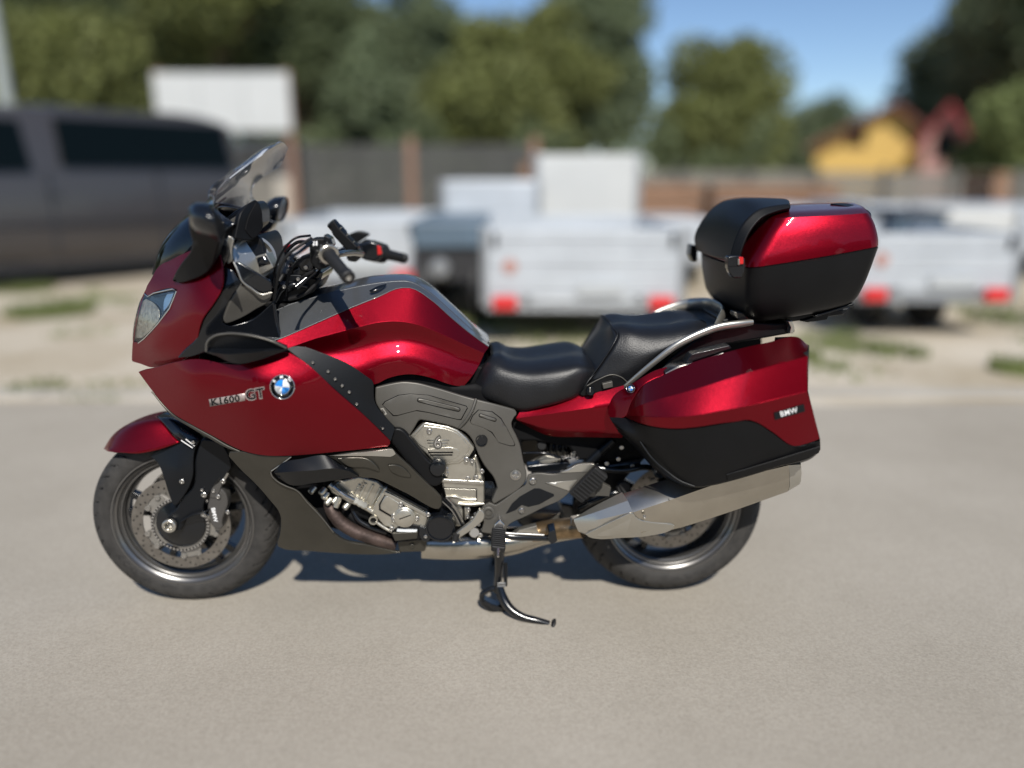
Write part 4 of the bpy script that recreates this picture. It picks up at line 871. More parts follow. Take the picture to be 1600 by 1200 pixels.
# front mudguard
m0 = [(166, 692, 0), (182, 668, 0), (207, 657, 0), (245, 649.5, 0), (262, 648, 0), (300, 660, 0)]
FEN = [[(163, 700, .0), (176, 680, .0), (205, 660, .0), (230, 652.5, .0), (246, 649.5, .0)],
       [(165, 703, .035), (180, 686, .045), (208, 667, .052), (234, 659, .055), (252, 657, .055)],
       [(169, 705, .062), (188, 695, .074), (212, 684, .080), (240, 678, .084), (268, 678, .088)],
       [(178, 706.5, .078), (195, 707.5, .094), (213, 708.5, .104), (243, 703.5, .110), (281, 691, .108)]]
fender = empty('front_mudguard'); fender.parent = bike
loft('mudguard_skin', FEN, 'red_paint', fender, cols=24, sub=6, both=True, thick=.003, bev=0, ang=60)
FEN2 = [[(246, 649.5, .0), (262, 648, .0), (280, 652, .0), (300, 662, .0), (325, 680, .0)],
        [(252, 657, .055), (266, 655, .057), (283, 660, .06), (302, 669, .06), (325, 684, .06)],
        [(268, 678, .085), (278, 673, .088), (293, 676, .09), (308, 681, .09), (325, 690, .09)],
        [(281, 691, .095), (291, 688, .1), (303, 688, .1), (314, 689, .1), (325, 694, .1)]]
loft('mudguard_rear', FEN2, 'gloss_black', fender, cols=20, sub=6, both=True, thick=.003, bev=0, ang=60)
# brake caliper
cal = empty('brake_caliper'); cal.parent = bike
slab('caliper_body', [(332, 757), (340, 748), (347, 752), (344, 762), (352, 770), (356, 785), (352, 800), (347, 815), (349, 826), (340, 828), (331, 822), (326, 808), (324, 790), (327, 778)], .066, .108, 'caliper', cal, bev=.006, curve=True, lim=60)
slab('caliper_arm', [(327, 778), (332, 757), (342, 744), (350, 747), (346, 760), (338, 780)], .06, .112, 'caliper', cal, bev=.004, curve=True)
for x, y, r in ((334, 767, .006), (341, 776, .007), (348.5, 752, .008), (318, 804, .008), (356, 800, .007)): bolt(cal, x, y, .113, r)
lettering('caliper_lettering', 'BMW', 330, 794, 8.2, 78, .109, 'white_print', cal, width=1.15, bold=.03, off=.001)
tube('brake_hose', [(350, 748, .10), (357, 735, .10), (362, 720, .10), (350, 700, .10)], .0045, 'trim_black', cal); tube('brake_hose', [(350, 749, .105), (356, 738, .105)], .006, 'steel', cal)
tube('sensor_wire', [(282, 815, .12), (300, 805, .125), (320, 800, .12), (335, 790, .09)], .0028, 'trim_black', cal)
mirrored(cal)
# ------------------------------------------------ muffler
def secloft(name, secs, m, parent, bev=0, ang=30, sub=4, caps=True, smoothlen=True):
    """sections: lists of local points, lofted end to end"""
    n = len(secs[0]); V = []
    k = len(secs)
    if smoothlen:
        cols = [cr([tuple(secs[i][j]) for i in range(k)], (k-1)*sub) for j in range(n)]; L = len(cols[0])
        V = [Vector(cols[j][i]) for i in range(L) for j in range(n)]
    else:
        L = k; V = [Vector(v) for s in secs for v in s]
    Fc = gridfaces(L, n, wrapc=True)
    if caps: Fc += [list(range(n)), list(range((L-1)*n, L*n))]
    return mk(name, V, Fc, m, parent, bev=bev, recalc=True, ang=ang)
def msec(top, mid, bot, wi, wo):
    """six sided section from three photo points on its outer face"""
    t, m_, b = P(*top), P(*mid), P(*bot)
    wm = (wi-.0)
    q1 = t.lerp(m_, .5)+Vector((0, -.007, .007)); q2 = m_.lerp(b, .35)+Vector((0, -.010, .0)); q3 = m_.lerp(b, .75)+Vector((0, -.009, -.003))
    pts = [Vector((t.x, t.y, t.z)), q1, m_+Vector((0, -.002, .001)), q2, q3, b]
    pts += [Vector((b.x, -wi-.02, b.z+.004)), Vector((m_.x, -wi, (m_.z+b.z)/2)), Vector((t.x, -wi-.01, t.z-.05))]
    return pts
muf = empty('muffler'); muf.parent = bike
secloft('muffler_barrel', [msec((972, 772, .255), (988, 801, .315), (1005, 838, .285), .17, 0),
                           msec((1025, 754, .26), (1045, 782, .32), (1057, 826, .285), .17, 0),
                           msec((1120, 728, .26), (1130, 753, .325), (1140, 800, .29), .17, 0),
                           msec((1225, 718, .27), (1232, 727, .32), (1231, 768, .295), .17, 0)], 'brushed_steel', muf, ang=33)
secloft('muffler_tip', [msec((1226, 718, .268), (1232, 727, .318), (1232, 767, .293), .172, 0),
                        msec((1246, 715, .265), (1251, 726, .305), (1249, 757, .285), .18, 0)], 'satin_silver', muf, ang=24)
secloft('muffler_cover', [msec((895, 811, .235), (897, 815, .25), (905, 831, .245), .17, 0),
                          msec((925, 793, .25), (933, 812, .29), (930, 841, .27), .165, 0),
                          msec((972, 769, .262), (988, 799.5, .325), (975, 840, .29), .16, 0)], 'satin_silver', muf, ang=24)
panel('muffler_shield', [(950, 818), (988, 800), (995, 811), (1005, 814), (1052, 819.5), (1056, 824), (1050, 828), (1012, 838), (970, 841), (930, 842), (921, 840), (915, 835)], tps([(950, 818, .312), (988, 801, .326), (1056, 824, .30), (1012, 838, .29), (930, 842, .275), (970, 841, .285), (990, 820, .315)]), 'satin_silver', muf, off=.002, thick=.006, bev=.002, step=8, lim=40)
bolt(muf, 1007, 807, .327, .005)
tube('muffler_seam', [(1028, 756, .264), (1046, 782, .323)], .0015, 'spar_metal', muf, n=6)
# rear hanger details below the case
tube('subframe_tube', [(905, 745, .08), (950, 700, .09), (975, 660, .10)], .018, 'gloss_black', bike)
tube('subframe_tube', [(830, 740, .09), (905, 735, .10), (1000, 722, .11)], .014, 'gloss_black', bike)
tube('subframe_tube', [(900, 742, .12), (925, 718, .125), (958, 688, .13)], [.014, .014, .014], 'trim_black', bike)
slab('shock_spring', [(843, 692), (896, 688), (894, 712), (860, 716), (846, 708)], -.02, .05, 'matte_black', bike, bev=.008)
for k in range(7): tube('spring_coil', [(858+k*5, 688, .055), (855+k*5, 700, .065), (861+k*5, 712, .055)], .0042, 'spar_metal' if k % 2 else 'gloss_black', bike, n=8)
lathe('hose_end', [(.014, 0), (.016, .015), (.013, .02), (.0001, .02)], P(845, 694, .09), (.1, -1, .1), 'rubber', bike, n=20)
tube('brake_pipe', [(817, 708, .11), (850, 708, .12), (885, 716, .12), (892, 715, .12)], .004, 'gloss_black', bike)
for x, y in ((880, 715), (897, 708), (902, 716), (896, 712)): bolt(bike, x, y, .13, .006)
slab('harness_plate', [(835, 722), (852, 712), (888, 717), (889, 723)], .06, .075, 'cast_silver', bike, bev=.002)
slab('swing_link', [(822, 728), (885, 722), (893, 726), (875, 738), (825, 738)], .07, .11, 'gloss_black', bike, bev=.006)
lathe('link_rubber', [(.020, 0), (.022, .02), (.018, .026), (.0001, .026)], P(972, 760, .12), (0, -1, .2), 'rubber', bike, n=24)
tube('subframe_tube', [(925, 730, .13), (975, 735, .14), (1010, 730, .14), (1040, 742, .13)], .010, 'gloss_black', bike)
lathe('case_mount', [(.02, 0), (.02, .03), (.014, .034), (.0001, .03)], P(1028, 733, .16), (0, -1, 0), 'spar_metal', bike, n=24); bolt(bike, 1029, 736, .196, .009)
for x, y in ((966, 717), (971, 699), (988, 728), (948, 724)): bolt(bike, x, y, .14, .007)
slab('rear_fender', [(925, 760), (960, 700), (1010, 660), (1180, 640), (1230, 660), (1210, 680), (1030, 700), (980, 745), (950, 790)], -.1, .1, 'matte_black', bike, bev=.01, curve=True)
tube('hanger_hose', [(905, 795, .10), (930, 782, .12), (960, 770, .13), (985, 768, .12)], .01, 'gloss_black', bike)

# ------------------------------------------------ stands
cs = empty('centre_stand'); cs.parent = bike
for s in (1, -1):
    tube('stand_leg', [(779, 835, .14*s+.03), (780, 870, .145*s+.02), (779, 900, .15*s), (777, 925, .15*s)] if s > 0 else [(779, 835, -.11), (776, 870, -.125), (770, 892, -.14), (768, 905, -.15)], [.018, .016, .013, .012], 'gloss_black', cs)
zl = P(777, 925, .15).z
tube('stand_foot', [(777, 918, .15), (765, 921, .15), (754, 927, .15), (753, 938, .15), (762, 949, .15), (776, 955, .15), (788, 953, .15), (784, 940, .15)], .0085, 'gloss_black', cs, n=10)
slab('stand_foot_plate', [(755, 936), (768, 944), (788, 950), (786, 957), (770, 954), (756, 944)], .13, .165, 'gloss_black', cs, bev=.003)
tube('stand_foot', [(768, 905, -.15), (762, 894, -.15), (756, 890, -.15), (762, 903, -.15)], .009, 'spar_metal', cs)
tube('stand_crossbar', [(778, 905, .15), (777, 890, 0), (770, 885, -.14)], .010, 'gloss_black', cs)
tube('stand_lever', [(779, 915, .165), (786, 935, .18), (798, 952, .20), (815, 963, .215), (840, 970, .225), (858, 975, .23)], [.014, .016, .0145, .0125, .0115, .0105], 'gloss_black', cs, n=14)
lathe('lever_foot', [(.017, -.005), (.025, 0), (.025, .005), (.017, .009)], P(862, 978, .232), (.92, -.15, -.35), 'rubber', cs, n=24)
tube('stand_spring', [(790, 880, .17), (790, 915, .17)], .006, 'trim_black', cs)
for k in range(2): tube('stand_bolt', [(777, 912+k*4, .175), (790, 911+k*4, .175)], .0035, 'steel', cs, n=8)
ss = empty('side_stand'); ss.parent = bike
tube('stand_leg', [(768, 832, .20), (800, 838, .21), (840, 840, .205), (864, 841, .20)], [.012, .0115, .0105, .010], 'gloss_black', ss)
slab('stand_foot', [(857, 831), (868, 828), (871, 846), (862, 851), (856, 845)], .17, .225, 'gloss_black', ss, bev=.003)
tube('stand_spring', [(790, 833, .22), (850, 836, .215)], .004, 'steel', ss)

# ------------------------------------------------ side case
case = empty('side_case'); case.parent = bike
k0 = [(980, 653, .24), (991, 626, .24), (1008, 607, .24), (1042, 589, .24), (1071, 576, .24), (1138, 555, .24), (1201, 540, .24), (1246, 532, .24), (1262, 544, .24)]
k1 = [(977, 652, .27), (990, 622, .29), (1006, 602, .30), (1040, 584, .315), (1070, 571, .32), (1137, 550, .325), (1200, 535, .33), (1247, 527, .33), (1264, 541, .32)]
k2 = [(977, 652, .285), (994, 636, .35), (1022, 626, .39), (1055, 617, .41), (1100, 604, .43), (1150, 588, .44), (1205, 572, .44), (1264, 556, .435)]
k3 = [(977, 652, .285), (1000, 650, .37), (1040, 652, .425), (1085, 649, .455), (1120, 643, .465), (1147, 638, .468), (1180, 631, .465), (1262, 611, .455)]
k4 = [(977, 652, .285), (995, 660, .35), (1020, 666.5, .40), (1050, 670, .425), (1090, 667.5, .445), (1125, 662, .452), (1150, 659, .455), (1170, 656.5, .455), (1182, 660, .454), (1205, 674, .45), (1245, 697.5, .44), (1281.5, 686, .425)]
lidr = loft('case_lid', [k0, k1, k2, k3], 'red_paint', case, cols=44, sub=6, sharp=(1, 2, 3), thick=.004, bev=.002, ang=30)
# area between ridge and lower edge, laid as a panel so that its outline is exact
CF_ = tps([(977, 652, .285), (995, 660, .35), (1000, 650, .37), (1020, 667, .40), (1050, 670, .425), (1040, 652, .425), (1085, 649, .455), (1090, 668, .445), (1125, 662, .452), (1120, 643, .465), (1147, 638, .468), (1170, 657, .457), (1182, 660, .454), (1180, 631, .465), (1262, 611, .455), (1205, 674, .448), (1245, 697, .438), (1281, 686, .425), (1270, 645, .444), (1220, 650, .456)])
low = panel('case_lower_lid', [(977, 652), (1000, 650), (1020, 651.5), (1040, 652), (1062, 651), (1085, 649), (1120, 643), (1147, 638), (1180, 631), (1220, 621.3), (1262, 611), (1270, 640), (1281.5, 686), (1262, 693), (1245, 697.5), (1205, 674), (1182, 660), (1170, 656.5), (1150, 659), (1125, 662), (1090, 667.5), (1050, 670), (1020, 666.5), (995, 660)], CF_, 'red_paint', case, thick=.004, bev=.0015, step=8, lim=50)
bd = panel('badge_plate', [(1209.5, 645), (1256.5, 631.5), (1258, 643), (1211, 656.5)], CF_, 'trim_black', case, off=.003, thick=.002, bev=.0006, raw=True)
lettering('badge_letters', 'BMW', 1220, 651.4, 11.6, -15.5, CF_, 'white_print', bd, width=.98, bold=.012, off=.0045, spacing=1.08)
CFR = tps([(949, 647, .235), (957, 620, .235), (975, 606, .25), (1000, 600, .29), (985, 630, .285), (978, 652, .285), (965, 650, .265), (1025, 577, .27), (1070, 566, .29)])
cf = panel('case_front_panel', [(949, 646), (951, 634), (957, 620), (965, 612), (976, 606), (1000, 591), (1025, 577.5), (1045, 572), (1040, 583), (1018, 594), (1004, 603), (991, 620), (977, 651), (963, 659), (956, 657)], CFR, 'red_paint', case, off=-.003, thick=.02, bev=.003, step=7, lim=40)
roundel(985, 607, 6.8, lambda x, y: CFR(x, y)+.002, cf, letters=False)
j5 = [(957, 660, .27), (975, 672, .32), (1000, 685, .35), (1030, 700, .385), (1070, 713, .42), (1110, 718, .435), (1150, 712, .44), (1190, 703, .44), (1240, 699, .437), (1281, 691, .422)]
j4 = [(952, 652, .25), (977, 653.5, .283), (995, 661.5, .348), (1020, 668, .398), (1050, 671.5, .423), (1090, 669, .443), (1125, 663.5, .45), (1170, 658.2, .454), (1183, 662, .452), (1205, 676, .448), (1244, 699, .438), (1281.5, 688.5, .422)]
j6 = [(965, 672, .25), (985, 687, .28), (1005, 706, .31), (1030, 733, .345), (1055, 750, .375), (1085, 760.5, .40), (1115, 757, .41), (1150, 748.5, .415), (1215, 729, .42), (1275, 709, .415), (1282, 702, .41)]
j7 = [(966, 675, .20), (985, 692, .20), (1003, 712, .20), (1028, 738, .20), (1053, 755, .20), (1085, 764, .20), (1115, 760, .20), (1150, 751, .20), (1215, 731, .20), (1275, 711, .20), (1281, 704, .20)]
loft('case_shell', [j4, j5, j6, j7], 'matte_black', case, cols=44, sub=6, sharp=(2,), thick=.004, bev=.002, ang=35)
tube('shell_seam', [(1000, 690, .345), (1018, 715, .362), (1040, 735, .375), (1062, 751, .39), (1085, 760, .402)], .0028, 'trim_black', case)
loft('bumper_strip', [[(1135, 742, .425), (1200, 723, .436), (1245, 709, .438), (1281.5, 698, .43)], [(1137, 751, .418), (1200, 733, .426), (1245, 720, .428), (1280, 708, .422)]], 'matte_black', case, cols=14, sub=3, thick=.004, bev=.002)
slab('case_back', [(985, 645), (1040, 592), (1137, 558), (1245, 538), (1262, 548), (1262, 610), (1279, 690), (1150, 745), (1085, 757), (1040, 730), (985, 680)], .17, .21, 'void_black', case, bev=0)
# rear end wall of the case
ev = [P(1264, 541, .32), P(1264, 556, .435), P(1262, 611, .455), P(1281.5, 686, .425), P(1282, 702, .41)]
ev2 = [Vector((v.x, -.2, v.z)) for v in ev]
mk('case_end', ev+ev2, [(i, i+1, 6+i, 5+i) for i in range(4)], 'matte_black', case, solid=.003, out=(1, 0, 0))
mirrored_case = mirrored(case)
for ch in [o for o in bpy.data.objects if o.parent == case]:
    pass
# far muffler
# ------------------------------------------------ luggage rack and grab rails
tube('grab_rail', [(974, 606, .18), (985, 597, .19), (1020, 568, .205), (1057, 540, .21), (1095, 521, .205), (1120, 512, .20), (1160, 505.5, .195), (1176, 503, .19)], [.006, .0075, .0095, .011, .0115, .012, .011, .009], 'satin_silver', bike, n=14, flat=.7, mir=True)
slab('rack_casting', [(1110, 513), (1165, 502), (1215, 505), (1240, 503), (1244, 520), (1200, 528), (1130, 540), (1070, 562), (1030, 582), (1045, 562), (1080, 535)], -.17, .165, 'matte_black', bike, bev=.008)
tube('rack_hoop', [(1016, 494.5, -.155), (1040, 485, -.16), (1075, 476, -.15), (1105, 475, -.10), (1122, 481, -.02), (1130, 488, .06), (1124, 500, .14), (1118, 510, .17)], [.010, .016, .020, .021, .021, .018, .014, .010], 'satin_silver', bike, n=14, flat=.5)
slab('rack_plate', [(1128, 499), (1160, 496), (1190, 500), (1330, 480), (1320, 492), (1190, 510), (1145, 510), (1128, 506)], -.10, .12, 'trim_black', bike, bev=.006)
slab('rack_bracket', [(1147, 487), (1160, 489), (1173, 494), (1172, 503), (1155, 500), (1146, 494)], .12, .16, 'spar_metal', bike, bev=.004, curve=True)
slab('case_release', [(1250, 502), (1300, 486), (1292, 500), (1262, 504)], .05, .13, 'trim_black', bike, bev=.003)
slab('reflector_bracket', [(1231, 502), (1238, 501), (1242, 512), (1240, 521), (1234, 521), (1236, 512)], .08, .19, 'satin_silver', bike, bev=.002)
hd = empty('case_handle'); hd.parent = bike
slab('handle_grip', [(1038, 583), (1052, 574), (1075, 568), (1086, 566), (1083, 572), (1060, 579), (1042, 587)], .25, .30, 'gloss_black', hd, bev=.004, curve=True)
slab('handle_latch', [(1080, 553), (1140, 539), (1144, 545), (1090, 563), (1068, 570)], .24, .28, 'trim_black', hd, bev=.004)
tube('handle_edge', [(1040, 584, .30), (1060, 574, .305), (1090, 566, .30), (1130, 552, .29)], .0025, 'satin_silver', hd)

# ------------------------------------------------ top case
tc = empty('top_case'); tc.parent = bike
def rring(pf, pr, hw, rad, n=7, bulge=.01, radr=None, zl=0):
    a = P(pf[0], pf[1], hw); b = P(pr[0]+7, pr[1], hw); out = []
    radr = radr or rad*.8; L = b.x-a.x
    def pt(x, y):
        t = (x-a.x)/L; return Vector((x, y, a.z+(b.z-a.z)*t))
    cs_ = [(a.x+rad, -(hw-rad), rad, 180, 270), (b.x-radr, -(hw-radr), radr, 270, 360), (b.x-radr, hw-radr, radr, 0, 90), (a.x+rad, hw-rad, rad, 90, 180)]
    for x, y, r_, a0, a1 in cs_:
        for i in range(n): an = R(a0+(a1-a0)*i/(n-1)); out.append(pt(x+r_*math.cos(an), y+r_*math.sin(an)))
    res = []
    for i in range(len(out)):
        p, q = out[i], out[(i+1) % len(out)]; res.append(p)
        if i % n == n-1:
            for t in (.2, .4, .6, .8):
                m_ = p.lerp(q, t); s4 = 4*t*(1-t)*bulge
                nrm = Vector((q.y-p.y, -(q.x-p.x), 0)).normalized(); res.append(m_+nrm*s4)
    return res
lowR = [rring((1180, 505), (1320, 478), .19, .05), rring((1176, 500), (1337, 470), .215, .055), rring((1172, 487), (1349, 450), .235, .05, bulge=.014), rring((1171, 455), (1361, 420), .25, .045, bulge=.018), rring((1171, 421.5), (1373, 386.5), .258, .045, bulge=.018)]
secloft('case_bottom', lowR, 'matte_black', tc, ang=40, sub=3)
lidR = [rring((1171, 419.5), (1373, 384), .258, .045), rring((1175, 408), (1373, 377), .257, .045), rring((1186, 387), (1371, 363), .252, .045), rring((1200, 362), (1366, 347), .244, .045), rring((1214, 341.5), (1358, 332.5), .233, .045)]
secloft('case_lid', lidR, 'red_paint', tc, ang=40, sub=3)
lidT = [rring((1214, 341.5), (1358, 332.5), .233, .045), rring((1219, 333.5), (1352, 325.5), .19, .05, bulge=.004), rring((1226, 327), (1345, 321), .12, .05, bulge=.002), rring((1238, 322), (1332, 317.5), .05, .03, bulge=0)]
secloft('lid_top', lidT, 'red_paint', tc, ang=30, sub=4)
secloft('seam_gasket', [rring((1172, 423), (1372, 388), .2555, .045), rring((1172, 418.5), (1372, 383.5), .2555, .045)], 'void_black', tc, smoothlen=False)
# black backrest pad wrapping over the front of the lid
pa = [(1140, 407, .205), (1146, 383, .205), (1161, 350, .203), (1184, 329, .195), (1210, 321.5, .185), (1235, 318.5, .175)]
pb = [(1112, 401, .02), (1116, 372, .02), (1135, 334, .02), (1160, 313, .02), (1195, 310.5, .02), (1230, 311, .02)]
pc = [(1088, 393, -.205), (1084, 374, -.205), (1101, 338, -.203), (1125, 316, -.195), (1155, 309, -.185), (1190, 310, -.175)]
pe = [(1152, 416, .222), (1158, 392, .224), (1172, 361, .22), (1190, 340, .212), (1212, 330, .20), (1236, 324, .185)]
loft('backrest_pad', [pc, pb, pa], 'matte_black', tc, cols=26, sub=9, thick=.02, bev=.006, out=(-1, 0, .5), ang=50)
loft('pad_border', [[(p[0]+.5, p[1], p[2]) for p in pa], pe], 'matte_black', tc, cols=26, sub=4, thick=.012, bev=.004, out=(-1, -1, .5))
panel('lid_rear_trim', [(1297, 318), (1315, 317), (1345, 323), (1361, 331), (1362, 338), (1340, 329), (1325, 323)], tps([(1297, 318, .06), (1345, 323, .10), (1361, 335, .19), (1325, 323, .13)]), 'matte_black', tc, off=.004, thick=.008, bev=.002, step=6)
def latch(x, y, w_, s=1):
    r_ = slab('latch', [(x-13, y-14), (x+2, y-16), (x+14, y-14), (x+14, y+8), (x+9, y+20), (x-5, y+20), (x-12, y+6)], w_-.03, w_, 'gloss_black', tc, bev=.005, curve=True)
    slab('latch_reflector', [(x+5, y-14), (x+12, y-13), (x+12, y-2), (x+5, y-2)], w_-.004, w_+.004, 'red_lens', r_, bev=.002)
    slab('latch_key', [(x+3, y-10), (x+6, y-10), (x+6, y-1), (x+3, y-1)], w_-.004, w_+.006, 'steel', r_, bev=.001)
    slab('latch_slot', [(x-11, y+1), (x+11, y-1), (x+11, y+.5), (x-11, y+2.5)], w_-.01, w_+.001, 'void_black', r_, bev=0)
latch(1150, 415, .262)
slab('latch', [(1080, 382), (1090, 384), (1090, 408), (1083, 409), (1078, 398)], -.272, -.225, 'gloss_black', tc, bev=.004)
slab('case_skirt', [(1272, 493), (1335, 473), (1334, 478), (1300, 488), (1275, 496)], -.2, .2, 'trim_black', tc, bev=.003)
# ================================================================ the yard
def ground_mat(name, c0, c1, c2, s1=1.3, s2=60, rough=.9, bump=.4, speck=.35):
    m = bpy.data.materials.new(name); m.use_nodes = True; M[name] = m; n = m.node_tree; b = n.nodes['Principled BSDF']; b.inputs['Roughness'].default_value = rough
    b.inputs['Specular IOR Level'].default_value = .25
    tc = n.nodes.new('ShaderNodeTexCoord')
    def noise(sc, d=5, r=.6):
        t = n.nodes.new('ShaderNodeTexNoise'); t.inputs['Scale'].default_value = sc; t.inputs['Detail'].default_value = d; t.inputs['Roughness'].default_value = r
        n.links.new(tc.outputs['Object'], t.inputs['Vector']); return t
    a = noise(s1); r1 = n.nodes.new('ShaderNodeValToRGB'); n.links.new(a.outputs[0], r1.inputs[0])
    r1.color_ramp.elements[0].color = (*c0, 1); r1.color_ramp.elements[1].color = (*c1, 1); r1.color_ramp.elements[0].position = .32; r1.color_ramp.elements[1].position = .68
    c = noise(s2, 3, .7); r2 = n.nodes.new('ShaderNodeValToRGB'); n.links.new(c.outputs[0], r2.inputs[0])
    r2.color_ramp.elements[0].color = (*c2, 1); r2.color_ramp.elements[1].color = (1, 1, 1, 1); r2.color_ramp.elements[0].position = .3; r2.color_ramp.elements[1].position = .62
    mx = n.nodes.new('ShaderNodeMix'); mx.data_type = 'RGBA'; mx.blend_type = 'MULTIPLY'; mx.inputs[0].default_value = speck
    n.links.new(r1.outputs[0], mx.inputs[6]); n.links.new(r2.outputs[0], mx.inputs[7]); n.links.new(mx.outputs[2], b.inputs['Base Color'])
    f = noise(140, 3); bp = n.nodes.new('ShaderNodeBump'); bp.inputs['Strength'].default_value = bump; bp.inputs['Distance'].default_value = .004
    n.links.new(f.outputs[0], bp.inputs['Height']); n.links.new(bp.outputs[0], b.inputs['Normal'])
ground_mat('dusty_asphalt', (.335, .304, .254), (.405, .37, .315), (.58, .56, .54), .9, 120, speck=.5)
ground_mat('pale_dirt', (.36, .30, .21), (.60, .55, .47), (.6, .55, .45), .75, 30, speck=.5)
ground_mat('kerb_stone', (.38, .35, .30), (.46, .43, .38), (.7, .68, .65), 2, 80)
ground_mat('wood_board', (.20, .12, .075), (.28, .17, .11), (.6, .5, .45), 3, 40)
mat('zinc_sheet', (.54, .575, .61), .42, .35, var=.12, vscale=2)
mat('white_sheet', (.52, .53, .52), .5, var=.06, vscale=2)
mat('zinc_frame', (.42, .44, .46), .4, .8)
mat('tarp_grey', (.09, .13, .17), .5, var=.2, vscale=3)
mat('dark_steel', (.03, .035, .045), .5)
mat('van_paint', (.074, .068, .068), .35, .5, .5)
mat('van_glass', (.002, .004, .004), .15, 0, 0, spec=.15)
mat('plastic_dark', (.02, .02, .022), .6)
mat('amber_red', (.6, .012, .014), .3, 0, .6)
mat('fence_slat', (.055, .056, .052), .7, var=.3, vscale=5)
mat('fence_grey', (.16, .15, .13), .8, var=.3, vscale=3)
mat('post_wood', (.24, .14, .095), .8, var=.2)
mat('yellow_render', (.60, .40, .12), .9, var=.05)
mat('roof_tile', (.13, .045, .035), .8, var=.3, vscale=4)
mat('red_roof', (.26, .035, .04), .8, var=.3, vscale=3)
mat('house_pink', (.42, .24, .21), .9)
mat('bark', (.12, .08, .05), .9, var=.4, vscale=5)
mat('lamp_grey', (.33, .36, .34), .5)
mat('plate_print', (.42, .44, .45), .5)
def leafmat(name, c, v=.55):
    m = mat(name, c, .6, 0, var=v, vscale=.9, p0=.25, p1=.75, spec=.25)
    return m
leafmat('leaf_olive', (.14, .155, .05)); leafmat('leaf_dark', (.095, .118, .055)); leafmat('leaf_pine', (.12, .15, .08)); leafmat('leaf_bright', (.14, .17, .06)); leafmat('leaf_grey', (.125, .15, .08))

# ground sheets
gp = mk('ground', [(-300, -200, 0), (300, -200, 0), (300, 500, 0), (-300, 500, 0)], [(0, 1, 2, 3)], 'pale_dirt', None, smooth=False); tag(gp, kind='structure')
n = 90; xs = [-30+60*i/n for i in range(n+1)]
V = [(x, -30, .004) for x in xs]+[(x, 4.62+.05*math.sin(x*2.1)+.035*math.sin(x*7.3+1)+.02*random.uniform(-1, 1), .004) for x in xs]
ap = mk('asphalt_yard', V, [(i, i+1, n+2+i, n+1+i) for i in range(n)], 'dusty_asphalt', None, smooth=False); tag(ap, kind='structure')
# pale kerb stones between asphalt and dirt
kb = []
def wbox(name, lo, hi, m, parent=None, bev=0): return box(name, lo, hi, m, parent, bev)
kr = empty('kerb', (0, 0, 0)); tag(kr, 'low pale kerb edging between the asphalt and the dirt', 'kerb')
k0 = None; x = -6.0; q = 0
while x < 7:
    L = .98; y0 = 4.74+random.uniform(-.01, .01)
    if k0 is None:
        k0 = box('kerb_stone', (0, 0, -.05), (L-.004, .20, .016), 'kerb_stone', kr, bev=.004); k = k0
    else: k = k0.copy(); COL.objects.link(k); k.parent = kr
    k.location = (x, y0, random.uniform(-.006, .004)); k.rotation_euler = (0, 0, random.uniform(-.01, .01)); x += L; q += 1

# grass tufts, weeds
def tuft_mesh(name, spots, m, label):
    V = []; Fc = []
    for (c, rad, h, cnt) in spots:
        for _ in range(cnt):
            a = random.uniform(0, 6.283); r_ = rad*math.sqrt(random.random()); b = Vector((c.x+r_*math.cos(a), c.y+r_*math.sin(a), 0)); t = random.uniform(0, 6.283)
            hh = h*random.uniform(.4, 1); w_ = .008; d = Vector((math.cos(t), math.sin(t), 0)); l = Vector((random.uniform(-.4, .4), random.uniform(-.4, .4), 0))*hh
            n0 = len(V); V += [b-d*w_, b+d*w_, b+l+Vector((0, 0, hh))]; Fc.append((n0, n0+1, n0+2))
    o = mk(name, V, Fc, m, None, smooth=False); tag(o, label, None, None, 'stuff'); return o
sp_ = []
for px, py, r_, h, c in ((80, 490, .42, .16, 900), (40, 455, .35, .12, 400), (55, 605, .2, .05, 200), (150, 470, .5, .07, 400), (1255, 562, .12, .16, 160), (1300, 575, .15, .1, 80), (1590, 580, .2, .14, 330), (1570, 500, .4, .2, 260), (1400, 552, .25, .12, 200), (170, 610, .3, .04, 150),
                        (740, 505, .4, .1, 300), (900, 520, .8, .12, 600), (1100, 520, .5, .12, 300), (1340, 545, .3, .14, 250)):
    sp_.append((ground(px, py), r_, h, c))
for _ in range(70):
    g = Vector((random.uniform(-12, 12), random.uniform(5.0, 16), 0)); sp_.append((g, random.uniform(.1, .5), random.uniform(.04, .14), random.randint(20, 90)))
tuft_mesh('grass', sp_, 'leaf_bright', 'bright green weeds scattered over the dirt')

